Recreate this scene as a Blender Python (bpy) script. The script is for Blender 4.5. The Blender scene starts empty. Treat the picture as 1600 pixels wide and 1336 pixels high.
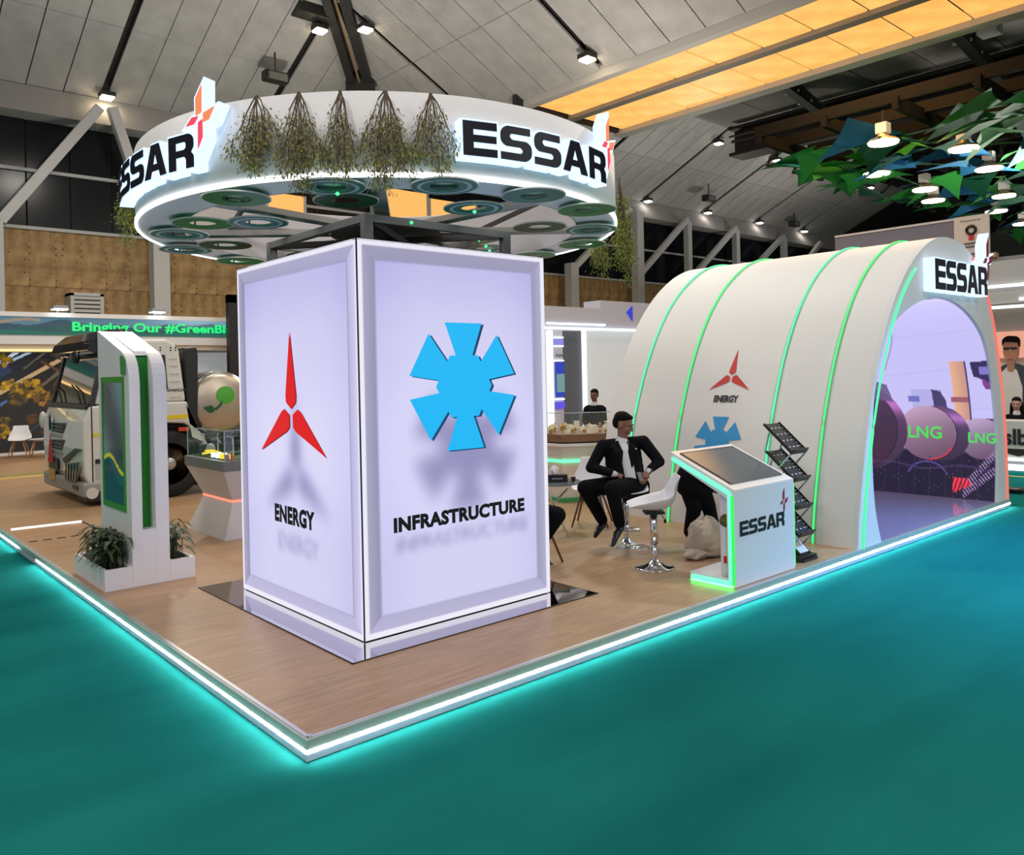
import bpy, bmesh, math, random
import numpy as np
from mathutils import Vector, Matrix

random.seed(7)
SC = bpy.context.scene
COL = SC.collection

# ------------------------------------------------------------------ camera
TH = math.radians(48.57)          # angle between the view and the long platform edge (+X)
ROLL = math.atan(0.0214)
fwd = Vector((math.cos(TH), math.sin(TH), 0)); rgt = Vector((math.sin(TH), -math.cos(TH), 0)); upv = Vector((0, 0, 1))
cx_ = rgt * math.cos(ROLL) - upv * math.sin(ROLL)
cy_ = rgt * math.sin(ROLL) + upv * math.cos(ROLL)
cam = bpy.data.cameras.new('camera')
cam.sensor_fit = 'HORIZONTAL'; cam.sensor_width = 36; cam.lens = 36 * 1272 / 1600
cam.shift_y = -86 / 1600; cam.clip_end = 300
cam_o = bpy.data.objects.new('camera', cam); COL.objects.link(cam_o)
cam_o.matrix_world = Matrix(((cx_.x, cy_.x, -fwd.x, 0), (cx_.y, cy_.y, -fwd.y, 0), (cx_.z, cy_.z, -fwd.z, 1.75), (0, 0, 0, 1)))
SC.camera = cam_o

# ------------------------------------------------------------------ light
W = bpy.data.worlds.new('hall_ambient'); SC.world = W; W.use_nodes = True
bgn = W.node_tree.nodes['Background']; bgn.inputs[0].default_value = (1.0, 0.96, 0.92, 1); bgn.inputs[1].default_value = 0.24
SC.view_settings.view_transform = 'Standard'; SC.view_settings.look = 'None'
SC.view_settings.exposure = 0.0; SC.view_settings.gamma = 1.0; SC.view_settings.use_curve_mapping = False

def area(name, loc, size, power, col=(1, .93, .84), aim=(0, 0, -1)):
    l = bpy.data.lights.new(name, 'AREA'); l.shape = 'SQUARE'; l.size = size; l.energy = power; l.color = col
    o = bpy.data.objects.new(name, l); COL.objects.link(o); o.location = loc
    o.rotation_euler = Vector(aim).to_track_quat('-Z', 'Y').to_euler()
    return o
# rows of high-bay hall lamps
for i, (x, y, p) in enumerate([(-3, 2, 200), (7, -4, 220), (8, 9, 420), (5, 15.5, 380), (15, 3, 420), (17, 15, 420), (-2, 12, 300), (30, 20, 500), (8, 24, 600)]):
    area('high_bay_lamp', (x, y, 11.2), 1.2, p)
# added fill lights behind the viewer, aimed to brighten the fronts of the stands
for (x, y, p) in [(-7, -1, 330), (1, -8, 330), (11, -8, 300)]:
    area('high_bay_lamp', (x, y, 8.5), 2.0, p, (1, .95, .9), (6 - x, 7 - y, -7.5))
# the amber light band between the roof bays
area('amber_band_light', (25, 12, 12.2), 5.0, 1200, (1, .52, .18))
# added blue spot in place of unseen stand spill, tints the aisle carpet
sl = bpy.data.lights.new('aisle_blue_fill', 'SPOT'); sl.energy = 3200; sl.color = (.14, .46, 1); sl.spot_size = math.radians(62); sl.spot_blend = 1.0; sl.shadow_soft_size = .3
slo = bpy.data.objects.new('aisle_blue_fill', sl); COL.objects.link(slo); slo.location = (9.6, -.2, 5.5); slo.rotation_euler = Vector((-1.6, 1.9, -5.5)).to_track_quat('-Z', 'Y').to_euler()
# unseen fill lights added to brighten the folded roof and sails from below
for (x, y, p) in [(2, 22, 420), (13, 25, 420), (19, 17, 380), (36, 25, 420), (50, 25, 420), (34, 9, 500), (46, 10, 500)]:
    area('roof_fill', (x, y, 6.8), 1.0, p, (1, .95, .88), (0, 0, 1))

# ------------------------------------------------------------------ materials
def lin(c):
    c = np.asarray(c, float)
    return np.where(c <= .04045, c / 12.92, ((c + .055) / 1.055) ** 2.4)
def rgb(r, g, b):                      # 0..255 sRGB -> linear
    return tuple(float(x) for x in lin(np.array([r, g, b]) / 255.0))
MATS = {}
def mat(name, col, rough=.5, metal=0., emit=None, es=0., noise=0., nscale=8., bump=0., trans=0., spec=.5, alpha=1., coat=0.):
    if name in MATS: return MATS[name]
    m = bpy.data.materials.new(name); m.use_nodes = True; nt = m.node_tree; b = nt.nodes['Principled BSDF']
    b.inputs['Base Color'].default_value = (*col, 1); b.inputs['Roughness'].default_value = rough; b.inputs['Metallic'].default_value = metal
    b.inputs['Specular IOR Level'].default_value = spec
    if coat: b.inputs['Coat Weight'].default_value = coat
    if trans: b.inputs['Transmission Weight'].default_value = trans
    if alpha < 1: b.inputs['Alpha'].default_value = alpha
    if emit is not None:
        b.inputs['Emission Color'].default_value = (*emit, 1); b.inputs['Emission Strength'].default_value = es
    if noise or bump:
        tc = nt.nodes.new('ShaderNodeTexCoord'); n = nt.nodes.new('ShaderNodeTexNoise'); n.inputs['Scale'].default_value = nscale; n.inputs['Detail'].default_value = 4
        nt.links.new(tc.outputs['Object'], n.inputs['Vector'])
        if noise:
            mx = nt.nodes.new('ShaderNodeMix'); mx.data_type = 'RGBA'
            mx.inputs[6].default_value = (*[c * (1 - noise) for c in col], 1); mx.inputs[7].default_value = (*[min(1, c * (1 + noise)) for c in col], 1)
            nt.links.new(n.outputs['Fac'], mx.inputs[0]); nt.links.new(mx.outputs[2], b.inputs['Base Color'])
        if bump:
            bp = nt.nodes.new('ShaderNodeBump'); bp.inputs['Strength'].default_value = bump; bp.inputs['Distance'].default_value = .02
            nt.links.new(n.outputs['Fac'], bp.inputs['Height']); nt.links.new(bp.outputs['Normal'], b.inputs['Normal'])
    MATS[name] = m
    return m
def glow(name, col, s):
    return mat(name, (.02, .02, .02), .4, 0, col, s)
def picture_mat(name, strength, base=0.02, rough=.35):
    """a display or print: colour comes from the mesh attribute 'Col'"""
    if name in MATS: return MATS[name]
    m = bpy.data.materials.new(name); m.use_nodes = True; nt = m.node_tree; b = nt.nodes['Principled BSDF']
    a = nt.nodes.new('ShaderNodeAttribute'); a.attribute_name = 'Col'
    b.inputs['Roughness'].default_value = rough; b.inputs['Specular IOR Level'].default_value = .15
    if strength > 0:
        b.inputs['Base Color'].default_value = (base, base, base, 1)
        nt.links.new(a.outputs['Color'], b.inputs['Emission Color']); b.inputs['Emission Strength'].default_value = strength
    else:
        nt.links.new(a.outputs['Color'], b.inputs['Base Color'])
    MATS[name] = m
    return m

# ------------------------------------------------------------------ mesh helpers
def box(x0, x1, y0, y1, z0, z1):
    v = [(x0, y0, z0), (x1, y0, z0), (x1, y1, z0), (x0, y1, z0), (x0, y0, z1), (x1, y0, z1), (x1, y1, z1), (x0, y1, z1)]
    return v, [(0, 3, 2, 1), (4, 5, 6, 7), (0, 1, 5, 4), (1, 2, 6, 5), (2, 3, 7, 6), (3, 0, 4, 7)]
def cbox(c, s):
    return box(c[0] - s[0] / 2, c[0] + s[0] / 2, c[1] - s[1] / 2, c[1] + s[1] / 2, c[2] - s[2] / 2, c[2] + s[2] / 2)
def join(*gs):
    V, Fc = [], []
    for v, f in gs:
        o = len(V); V += list(v); Fc += [tuple(i + o for i in q) for q in f]
    return V, Fc
def prism(poly, axis, a, b):
    """polygon in the two other axes (in xyz order) pushed along axis from a to b"""
    def p(q, t):
        return {'x': (t, q[0], q[1]), 'y': (q[0], t, q[1]), 'z': (q[0], q[1], t)}[axis]
    n = len(poly); v = [p(q, a) for q in poly] + [p(q, b) for q in poly]
    f = [tuple(range(n))[::-1], tuple(range(n, 2 * n))] + [(i, (i + 1) % n, n + (i + 1) % n, n + i) for i in range(n)]
    return v, f
def frame_of(d):
    d = Vector(d).normalized(); r = Vector((0, 0, 1)) if abs(d.z) < .95 else Vector((1, 0, 0))
    u = d.cross(r).normalized(); w = u.cross(d).normalized()
    return d, u, w
def tube(path, r, n=8, closed=False):
    P = [Vector(p) for p in path]; R = r if hasattr(r, '__len__') else [r] * len(P)
    V, Fc = [], []
    for i, p in enumerate(P):
        d = (P[min(i + 1, len(P) - 1)] - P[max(i - 1, 0)])
        if closed: d = P[(i + 1) % len(P)] - P[i - 1]
        _, u, w = frame_of(d)
        V += [tuple(p + R[i] * (u * math.cos(2 * math.pi * k / n) + w * math.sin(2 * math.pi * k / n))) for k in range(n)]
    m = len(P)
    for i in range(m if closed else m - 1):
        a = i * n; b = ((i + 1) % m) * n
        Fc += [(a + k, a + (k + 1) % n, b + (k + 1) % n, b + k) for k in range(n)]
    if not closed: Fc += [tuple(range(n)), tuple(range((m - 1) * n, m * n))[::-1]]
    return V, Fc
def bar(p, q, w, h=None):
    """square bar between two points"""
    h = h or w; p = Vector(p); q = Vector(q); d, u, v = frame_of(q - p)
    V = [tuple(e + u * sx * w / 2 + v * sy * h / 2) for e in (p, q) for sx, sy in ((-1, -1), (1, -1), (1, 1), (-1, 1))]
    return V, [(3, 2, 1, 0), (4, 5, 6, 7), (0, 1, 5, 4), (1, 2, 6, 5), (2, 3, 7, 6), (3, 0, 4, 7)]
def lathe(prof, c=(0, 0, 0), n=24, axis='z'):
    V, Fc = [], []
    for r, h in prof:
        for k in range(n):
            a = 2 * math.pi * k / n; x, y = r * math.cos(a), r * math.sin(a)
            V.append({'z': (c[0] + x, c[1] + y, c[2] + h), 'y': (c[0] + x, c[1] + h, c[2] + y), 'x': (c[0] + h, c[1] + x, c[2] + y)}[axis])
    m = len(prof)
    for i in range(m - 1):
        Fc += [(i * n + k, i * n + (k + 1) % n, (i + 1) * n + (k + 1) % n, (i + 1) * n + k) for k in range(n)]
    Fc += [tuple(range(n))[::-1], tuple(range((m - 1) * n, m * n))]
    return V, Fc
def cyl(p, q, r, n=16):
    return tube([p, q], r, n)
def ribbon(path, w_vec, t_vec):
    """closed strip: every path point widened by +-w_vec/2 and +-t_vec/2"""
    w = Vector(w_vec) / 2; t = Vector(t_vec) / 2; V, Fc = [], []
    for p in path:
        p = Vector(p); V += [tuple(p - w - t), tuple(p + w - t), tuple(p + w + t), tuple(p - w + t)]
    m = len(path)
    for i in range(m - 1):
        a, b = 4 * i, 4 * i + 4
        Fc += [(a + k, a + (k + 1) % 4, b + (k + 1) % 4, b + k) for k in range(4)]
    Fc += [(3, 2, 1, 0), (4 * m - 4, 4 * m - 3, 4 * m - 2, 4 * m - 1)]
    return V, Fc

OFF = {}                                # world offset of every object's own frame
def mesh_of(name, geo, m, smooth=False, fix=True):
    me = bpy.data.meshes.new(name); me.from_pydata([tuple(v) for v in geo[0]], [], geo[1])
    if fix:
        bm = bmesh.new(); bm.from_mesh(me); bmesh.ops.recalc_face_normals(bm, faces=bm.faces); bm.to_mesh(me); bm.free()
    if smooth:
        for p in me.polygons: p.use_smooth = True
    if m: me.materials.append(m)
    return me
def link(name, data, parent=None, local=False):
    o = bpy.data.objects.new(name, data); COL.objects.link(o)
    if parent is not None:
        o.parent = parent
        if not local: o.location = -OFF.get(parent.name, Vector((0, 0, 0)))
        OFF[o.name] = Vector((0, 0, 0)) if not local else OFF.get(parent.name, Vector((0, 0, 0)))
    return o
def part(name, geo, m, parent=None, smooth=False, local=False, bevel=0, seg=2, label=None):
    o = link(name, mesh_of(name, geo, m, smooth), parent, local)
    if bevel:
        b = o.modifiers.new('bevel', 'BEVEL'); b.width = bevel; b.segments = seg; b.limit_method = 'ANGLE'; b.angle_limit = .6
    if label: o['label'] = label
    return o
def tag(o, label, cat, group=None):
    o['label'] = label; o['category'] = cat
    if group: o['group'] = group
    return o
def struct(o, label=None):
    o['kind'] = 'structure'
    if label: o['label'] = label
    return o
def thing(name, label, cat, loc=(0, 0, 0), group=None, rz=0):
    o = bpy.data.objects.new(name, None); COL.objects.link(o); o.empty_display_size = .1
    o.location = loc; o.rotation_euler = (0, 0, rz); OFF[o.name] = Vector(loc)
    return tag(o, label, cat, group)
def copy_tree(o, parent=None):
    c = o.copy(); COL.objects.link(c); c.parent = parent
    for ch in list(o.children): copy_tree(ch, c)
    return c
def shade_auto(o, ang=.7):
    for p in o.data.polygons: p.use_smooth = True
    e = o.modifiers.new('edge', 'EDGE_SPLIT'); e.split_angle = ang
    return o

# flat pictures: grid whose vertex colours come from a function of (s, t) in metres
def picture(name, fn, org, su, tv, ws, ht, ns, nt_, m, parent=None, bend=None):
    S, T = np.meshgrid(np.linspace(0, ws, ns + 1), np.linspace(0, ht, nt_ + 1))
    col = np.clip(fn(S, T), 0, 1)
    if bend is None:
        o3 = np.array(org); P = o3 + S[..., None] * np.array(su) + T[..., None] * np.array(tv)
    else:
        P = bend(S, T)
    P = P.reshape(-1, 3); idx = np.arange((ns + 1) * (nt_ + 1)).reshape(nt_ + 1, ns + 1)
    q = np.stack([idx[:-1, :-1], idx[:-1, 1:], idx[1:, 1:], idx[1:, :-1]], -1).reshape(-1, 4)
    me = bpy.data.meshes.new(name); me.from_pydata(P.tolist(), [], q.tolist())
    a = me.color_attributes.new('Col', 'FLOAT_COLOR', 'POINT')
    c4 = np.concatenate([lin(col.reshape(-1, 3)), np.ones((len(P), 1))], 1)
    a.data.foreach_set('color', c4.astype(np.float32).ravel()); me.materials.append(m)
    return link(name, me, parent)
def sstep(x, a, b):
    t = np.clip((x - a) / (b - a), 0, 1); return t * t * (3 - 2 * t)
def inpoly(S, T, poly):
    c = np.zeros(S.shape, bool); n = len(poly)
    for i in range(n):
        (x0, y0), (x1, y1) = poly[i], poly[i - 1]
        if y0 == y1: continue
        k = ((y0 > T) != (y1 > T)) & (S < (x1 - x0) * (T - y0) / (y1 - y0) + x0); c ^= k
    return c
def blur(a, k):
    x = np.arange(-3 * k, 3 * k + 1); g = np.exp(-x * x / (2.0 * k * k)); g /= g.sum()
    f = lambda r: np.convolve(r, g, 'same')
    return np.apply_along_axis(f, 0, np.apply_along_axis(f, 1, a.astype(float)))

# lettering -----------------------------------------------------------------
def curve_mesh(splines, extrude=0., offset=0., bevel=0.):
    """2D polygons (holes by even-odd) -> verts, faces lying in xy, thick along z"""
    cu = bpy.data.curves.new('tmp', 'CURVE'); cu.dimensions = '2D'; cu.fill_mode = 'BOTH'; cu.extrude = extrude; cu.offset = offset
    for pts in splines:
        s = cu.splines.new('POLY'); s.points.add(len(pts) - 1); s.use_cyclic_u = True
        for i, p in enumerate(pts): s.points[i].co = (p[0], p[1], 0, 1)
    ob = bpy.data.objects.new('tmp', cu); COL.objects.link(ob)
    dg = bpy.context.evaluated_depsgraph_get(); me = bpy.data.meshes.new_from_object(ob.evaluated_get(dg))
    V = [tuple(v.co) for v in me.vertices]; Fc = [tuple(p.vertices) for p in me.polygons]
    bpy.data.objects.remove(ob); bpy.data.curves.remove(cu); bpy.data.meshes.remove(me)
    return V, Fc
def text_mesh(txt, w=None, h=1., bold=.0, extrude=0., spacing=1.):
    cu = bpy.data.curves.new('tmp', 'FONT'); cu.body = txt; cu.size = 1; cu.offset = bold; cu.extrude = extrude; cu.space_character = spacing; cu.resolution_u = 3
    ob = bpy.data.objects.new('tmp', cu); COL.objects.link(ob)
    dg = bpy.context.evaluated_depsgraph_get(); me = bpy.data.meshes.new_from_object(ob.evaluated_get(dg))
    V = np.array([v.co[:] for v in me.vertices]); Fc = [tuple(p.vertices) for p in me.polygons]
    bpy.data.objects.remove(ob); bpy.data.curves.remove(cu); bpy.data.meshes.remove(me)
    lo = V.min(0); hi = V.max(0); V[:, 0] -= lo[0]; V[:, 1] -= lo[1]
    sy = h / (hi[1] - lo[1]); sx = sy if w is None else w / (hi[0] - lo[0])
    V[:, 0] *= sx; V[:, 1] *= sy
    return [tuple(v) for v in V], Fc
def put(geo, org, ux, uy, un, zscale=1.):
    o = Vector(org); ux = Vector(ux); uy = Vector(uy); un = Vector(un)
    return [tuple(o + ux * x + uy * y + un * (z * zscale)) for x, y, z in geo[0]], geo[1]
def flat(geo, org, ux, uy, lift=.003):
    un = Vector(ux).cross(Vector(uy)).normalized()
    return put(geo, Vector(org) + un * lift, ux, uy, un)
def rounded(pts, r, n=4):
    out = []
    for i, p in enumerate(pts):
        a = Vector(pts[i - 1][:2]); b = Vector(p[:2]); c = Vector(pts[(i + 1) % len(pts)][:2]); rr = p[2] if len(p) > 2 else r
        if rr <= 0: out.append((b.x, b.y)); continue
        d1 = (a - b); d2 = (c - b); k = min(rr, d1.length * .49, d2.length * .49)
        s = b + d1.normalized() * k; e = b + d2.normalized() * k
        for j in range(n + 1):
            t = j / n; q = s * (1 - t) ** 2 + b * 2 * t * (1 - t) + e * t * t; out.append((q.x, q.y))
    return out
# wide heavy capitals, unit height
LET = {}
LET['E'] = ([[(0, 0), (1.0, 0), (1.0, .23), (.3, .23), (.3, .4), (.98, .4), (.98, .61), (.3, .61), (.3, .77), (1.0, .77), (1.0, 1), (0, 1)]], 1.0)
_s = [(0, 0, 0), (.86, 0, .18), (1.02, .16, .12), (1.02, .46, .12), (.88, .6, .12), (.36, .6, .08), (.3, .68, .06), (.3, .73, .06), (.36, .78, .06), (.98, .78, 0), (.98, 1, 0),
      (.16, 1, .18), (0, .84, .14), (0, .54, .14), (.14, .4, .12), (.66, .4, .08), (.72, .34, .06), (.72, .28, .06), (.66, .22, .06), (0, .22, 0)]
LET['S'] = ([rounded(_s, 0)], 1.02)
LET['A'] = ([[(0, 0), (.3, 0), (.375, .2), (.78, .2), (.85, 0), (1.16, 0), (.78, 1), (.38, 1)], [(.45, .4), (.7, .4), (.575, .76)]], 1.16)
LET['R'] = ([rounded([(0, 0, 0), (.29, 0, 0), (.29, .36, 0), (.64, .36, .1), (.72, .28, .06), (.72, 0, 0), (1.02, 0, 0), (1.02, .36, .12), (.9, .46, .06), (1.02, .58, .12), (1.02, .86, .14), (.88, 1, .14), (0, 1, 0)], 0),
             rounded([(.29, .56, 0), (.66, .56, .06), (.72, .62, .04), (.72, .74, .04), (.66, .79, .06), (.29, .79, 0)], 0)], 1.02)
STAR = [([(-.13, .07), (.05, .13), (.07, .78), (-.13, .5)], 'o'), ([(.1, .1), (.46, .2), (.28, -.08), (.1, -.12)], 'o'),
        ([(-.05, .05), (-.26, .05), (-.46, -.14), (-.2, -.12)], 'r'), ([(.07, -.04), (-.06, -.1), (-.08, -.72), (.07, -.46)], 'r')]
def star_poly(k):
    return STAR[k][0]
BLADE = [(0, .05), (.13, .13), (.14, .22), (0, 1.0), (-.14, .22), (-.13, .13)]
def rot2(pts, a):
    c, s = math.cos(a), math.sin(a); return [(x * c - y * s, x * s + y * c) for x, y in pts]
def energy_polys(s): return [[(x * s, y * s) for x, y in rot2(BLADE, k * 2 * math.pi / 3)] for k in range(3)]
def infra_polys(s):
    out = [[(math.cos(math.radians(a)) * .56 * s, math.sin(math.radians(a)) * .56 * s) for a in (0, 60, 120, 180, 240, 300)]]
    for k in range(6):
        out.append([(x * s, y * s) for x, y in rot2([(-.15, .44), (.15, .44), (.37, 1.0), (-.37, 1.0)], k * math.pi / 3)])
    return out
def fan(poly): return [(x, y, 0) for x, y in poly], [tuple(range(len(poly)))]
def slab(poly, t): 
    n = len(poly); return prism(poly, 'z', 0, t)
# ================================================================== HALL SHELL
def carpet_material():
    m = bpy.data.materials.new('teal_carpet'); m.use_nodes = True; nt = m.node_tree; b = nt.nodes['Principled BSDF']
    tc = nt.nodes.new('ShaderNodeTexCoord'); n1 = nt.nodes.new('ShaderNodeTexNoise'); n1.inputs['Scale'].default_value = .7; n1.inputs['Detail'].default_value = 6
    n2 = nt.nodes.new('ShaderNodeTexNoise'); n2.inputs['Scale'].default_value = 260; n2.inputs['Detail'].default_value = 2
    r = nt.nodes.new('ShaderNodeValToRGB'); r.color_ramp.elements[0].position = .35; r.color_ramp.elements[1].position = .68
    r.color_ramp.elements[0].color = (.007, .118, .112, 1); r.color_ramp.elements[1].color = (.012, .168, .155, 1)
    mp = nt.nodes.new('ShaderNodeMapping'); mp.inputs['Scale'].default_value = (.35, 1.6, 1); mp.inputs['Rotation'].default_value = (0, 0, .5)
    nt.links.new(tc.outputs['Object'], mp.inputs['Vector']); nt.links.new(mp.outputs['Vector'], n1.inputs['Vector']); nt.links.new(tc.outputs['Object'], n2.inputs['Vector'])
    nt.links.new(n1.outputs['Fac'], r.inputs['Fac']); nt.links.new(r.outputs['Color'], b.inputs['Base Color'])
    bp = nt.nodes.new('ShaderNodeBump'); bp.inputs['Strength'].default_value = .35; bp.inputs['Distance'].default_value = .004
    nt.links.new(n2.outputs['Fac'], bp.inputs['Height']); nt.links.new(bp.outputs['Normal'], b.inputs['Normal'])
    b.inputs['Roughness'].default_value = 1.0; b.inputs['Specular IOR Level'].default_value = 0
    return m
def wood_floor_material():
    m = bpy.data.materials.new('oak_laminate'); m.use_nodes = True; nt = m.node_tree; b = nt.nodes['Principled BSDF']
    tc = nt.nodes.new('ShaderNodeTexCoord'); mp = nt.nodes.new('ShaderNodeMapping'); mp.inputs['Scale'].default_value = (1.2, 14, 1)
    n = nt.nodes.new('ShaderNodeTexNoise'); n.inputs['Scale'].default_value = 3; n.inputs['Detail'].default_value = 6; n.inputs['Distortion'].default_value = .6
    r = nt.nodes.new('ShaderNodeValToRGB'); r.color_ramp.elements[0].position = .3; r.color_ramp.elements[1].position = .75
    r.color_ramp.elements[0].color = (.335, .200, .105, 1); r.color_ramp.elements[1].color = (.47, .30, .165, 1)
    br = nt.nodes.new('ShaderNodeTexBrick'); br.inputs['Scale'].default_value = 1; br.inputs['Brick Width'].default_value = 1.05; br.inputs['Row Height'].default_value = .17
    br.inputs['Mortar Size'].default_value = .0015; br.inputs['Color1'].default_value = (1, 1, 1, 1); br.inputs['Color2'].default_value = (.93, .92, .9, 1); br.inputs['Mortar'].default_value = (.72, .68, .64, 1)
    mx = nt.nodes.new('ShaderNodeMix'); mx.data_type = 'RGBA'; mx.blend_type = 'MULTIPLY'; mx.inputs[0].default_value = 1
    nt.links.new(tc.outputs['Object'], mp.inputs['Vector']); nt.links.new(mp.outputs['Vector'], n.inputs['Vector']); nt.links.new(tc.outputs['Object'], br.inputs['Vector'])
    nt.links.new(n.outputs['Fac'], r.inputs['Fac']); nt.links.new(r.outputs['Color'], mx.inputs[6]); nt.links.new(br.outputs['Color'], mx.inputs[7]); nt.links.new(mx.outputs[2], b.inputs['Base Color'])
    b.inputs['Roughness'].default_value = .38; b.inputs['Specular IOR Level'].default_value = .4
    return m
M_WHITE = mat('white_laminate', (.80, .80, .79), .45)
M_SATIN = mat('white_painted_board', (.76, .76, .75), .5, noise=.02, nscale=3)
M_ALU = mat('brushed_aluminium', (.62, .63, .64), .35, .85)
M_CHROME = mat('chrome', (.78, .79, .8), .12, 1)
M_DSTEEL = mat('dark_steel', (.035, .033, .032), .55, .3)
M_BLACK = mat('black_plastic', (.012, .012, .013), .4)
M_GREY = mat('grey_plastic', (.25, .26, .27), .45)
M_LEDW = glow('cool_white_led', (.95, 1, .97), 70.0)
M_LEDG = glow('green_led', (.04, .80, .16), 1.5)
M_LEDC = glow('mint_led', (.06, .85, .33), 1.5)

fl = struct(part('floor', box(-30, 95, -25, 34.5, -.2, 0), carpet_material()), 'teal exhibition carpet')

# ---- sloping roof over the far wall (plane A) and the side bay (plane B)
YW = 34.0; ZF = 12.68; TA = .466; XB = 22.0; ZB = 12.6; TB = .515
def zA(y): return ZF + TA * (YW - y)
def zB(x): return ZB + TB * (XB - x)
def roof_material():
    m = bpy.data.materials.new('perforated_roof_panel'); m.use_nodes = True; nt = m.node_tree; b = nt.nodes['Principled BSDF']
    tc = nt.nodes.new('ShaderNodeTexCoord'); n = nt.nodes.new('ShaderNodeTexNoise'); n.inputs['Scale'].default_value = 1.4; n.inputs['Detail'].default_value = 6
    r = nt.nodes.new('ShaderNodeValToRGB'); r.color_ramp.elements[0].position = .25; r.color_ramp.elements[1].position = .8
    r.color_ramp.elements[0].color = (.34, .325, .31, 1); r.color_ramp.elements[1].color = (.46, .445, .43, 1)
    w = nt.nodes.new('ShaderNodeTexWave'); w.inputs['Scale'].default_value = 9; w.inputs['Distortion'].default_value = .3
    bp = nt.nodes.new('ShaderNodeBump'); bp.inputs['Strength'].default_value = .25; bp.inputs['Distance'].default_value = .03
    nt.links.new(tc.outputs['Object'], n.inputs['Vector']); nt.links.new(tc.outputs['Object'], w.inputs['Vector']); nt.links.new(n.outputs['Fac'], r.inputs['Fac']); nt.links.new(r.outputs['Color'], b.inputs['Base Color'])
    nt.links.new(w.outputs['Fac'], bp.inputs['Height']); nt.links.new(bp.outputs['Normal'], b.inputs['Normal']); b.inputs['Roughness'].default_value = .85
    return m
M_ROOF = roof_material()
ceil = struct(part('ceiling', ([(-14, YW, ZF + .25), (95, YW, ZF + .25), (95, 20, zA(20) + .25), (-14, 20, zA(20) + .25)], [(0, 1, 2, 3)]), M_DSTEEL), 'folded roof above the far wall')
slotsA = [2.7, 9.15, 15.45, 21.9, 28.4, 35.0, 41.5, 48.05, 54.65, 61.2, 67.7]
pan_cache = {}
def panelA(x0, x1, y0, y1):
    # one perforated roof sheet; alike sheets share their mesh
    k = (round(x1 - x0, 3), round(y1 - y0, 3)); w, l = k
    if k not in pan_cache:
        g = .022; V = []
        for dz in (0, .1):
            V += [(g, -g, -TA * -g + dz), (w - g, -g, TA * g + dz), (w - g, -l + g, TA * (l - g) + dz), (g, -l + g, TA * (l - g) + dz)]
        pan_cache[k] = mesh_of('roof_panel', (V, [(0, 1, 2, 3), (7, 6, 5, 4), (0, 4, 5, 1), (1, 5, 6, 2), (2, 6, 7, 3), (3, 7, 4, 0)]), M_ROOF)
    o = link('roof_panel', pan_cache[k], ceil, True); o.location = (x0, y1, zA(y1)); return o
yrows = [34.0, 30.6, 27.2, 23.8, 20.4]
def hip_y(x): return YW - (zB(x) - ZF) / TA
for i in range(len(slotsA) - 1):
    xa, xb = slotsA[i] + .13, slotsA[i + 1] - .13
    if xb < XB + .5 and xa > 9: 
        # hip bay: sheets clipped by the hip rafter
        for j in range(5):
            u0 = xa + (xb - xa) * j / 5; u1 = xa + (xb - xa) * (j + 1) / 5 - .03
            h0, h1 = hip_y(u0), hip_y(u1)
            for r in range(4):
                yt, yb = yrows[r], yrows[r + 1]
                lo0, lo1 = max(yb, h0) , max(yb, h1)
                if lo0 >= yt and lo1 >= yt: continue
                lo0 = min(lo0, yt - .02); lo1 = min(lo1, yt - .01)
                q = [(u0, yt - .02, zA(yt)), (u1, yt - .02, zA(yt)), (u1, lo1 + .01, zA(lo1)), (u0, lo0 + .01, zA(lo0))]
                part('roof_panel', (q + [(a, b, c + .1) for a, b, c in q], [(0, 1, 2, 3), (7, 6, 5, 4), (0, 4, 5, 1), (1, 5, 6, 2), (2, 6, 7, 3), (3, 7, 4, 0)]), M_ROOF, ceil)
    else:
        for j in range(5):
            u0 = xa + (xb - xa) * j / 5; u1 = xa + (xb - xa) * (j + 1) / 5
            for r in range(4 if i < 3 else 3): panelA(round(u0, 3), round(u1, 3), yrows[r + 1], yrows[r])
for x0 in (-10.2, -3.75):
    for j in range(5):
        for r in range(4): panelA(round(x0 + j * 1.24, 3), round(x0 + (j + 1) * 1.24, 3), yrows[r + 1], yrows[r])
# side bay slope: sheets run down towards +x
ceilB = struct(part('ceiling', ([(9, 2, zB(9) + .25), (XB, 2, ZB + .25), (XB, YW, ZB + .25), (9, hip_y(9), zB(9) + .25)], [(0, 1, 2, 3)]), M_DSTEEL), 'roof slope falling towards the amber light band')
slotsB = [27.0, 19.6, 12.2, 4.8]
xcuts = [22.0, 18.8, 15.6, 12.4, 9.2]
ys = []
for a in range(3):
    y1, y0 = slotsB[a] - .12, slotsB[a + 1] + .12
    for j in range(5): ys.append((y1 - (y1 - y0) * j / 5, y1 - (y1 - y0) * (j + 1) / 5 + .04))
ys += [(33.4, 32.1), (32.06, 30.7), (30.66, 29.4), (29.36, 28.2), (28.16, 27.12)]
for (yt, yb) in ys:
    for a, b in zip(xcuts[:-1], xcuts[1:]):
        # keep the part below the hip: hip_y grows with x
        def xh(y): return XB - ((YW - y) * TA + ZF - ZB) / TB      # x of the hip at y
        xl0 = max(b, xh(yb)); xl1 = max(b, xh(yt))
        if xl0 >= a - .05 and xl1 >= a - .05: continue
        xl0 = min(xl0, a - .06); xl1 = min(xl1, a - .05)
        q = [(a - .02, yb, zB(a)), (a - .02, yt, zB(a)), (xl1 + .02, yt, zB(xl1)), (xl0 + .02, yb, zB(xl0))]
        part('roof_panel', (q + [(x, y, z + .1) for x, y, z in q], [(0, 1, 2, 3), (7, 6, 5, 4), (0, 4, 5, 1), (1, 5, 6, 2), (2, 6, 7, 3), (3, 7, 4, 0)]), M_ROOF, ceilB)
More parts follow.
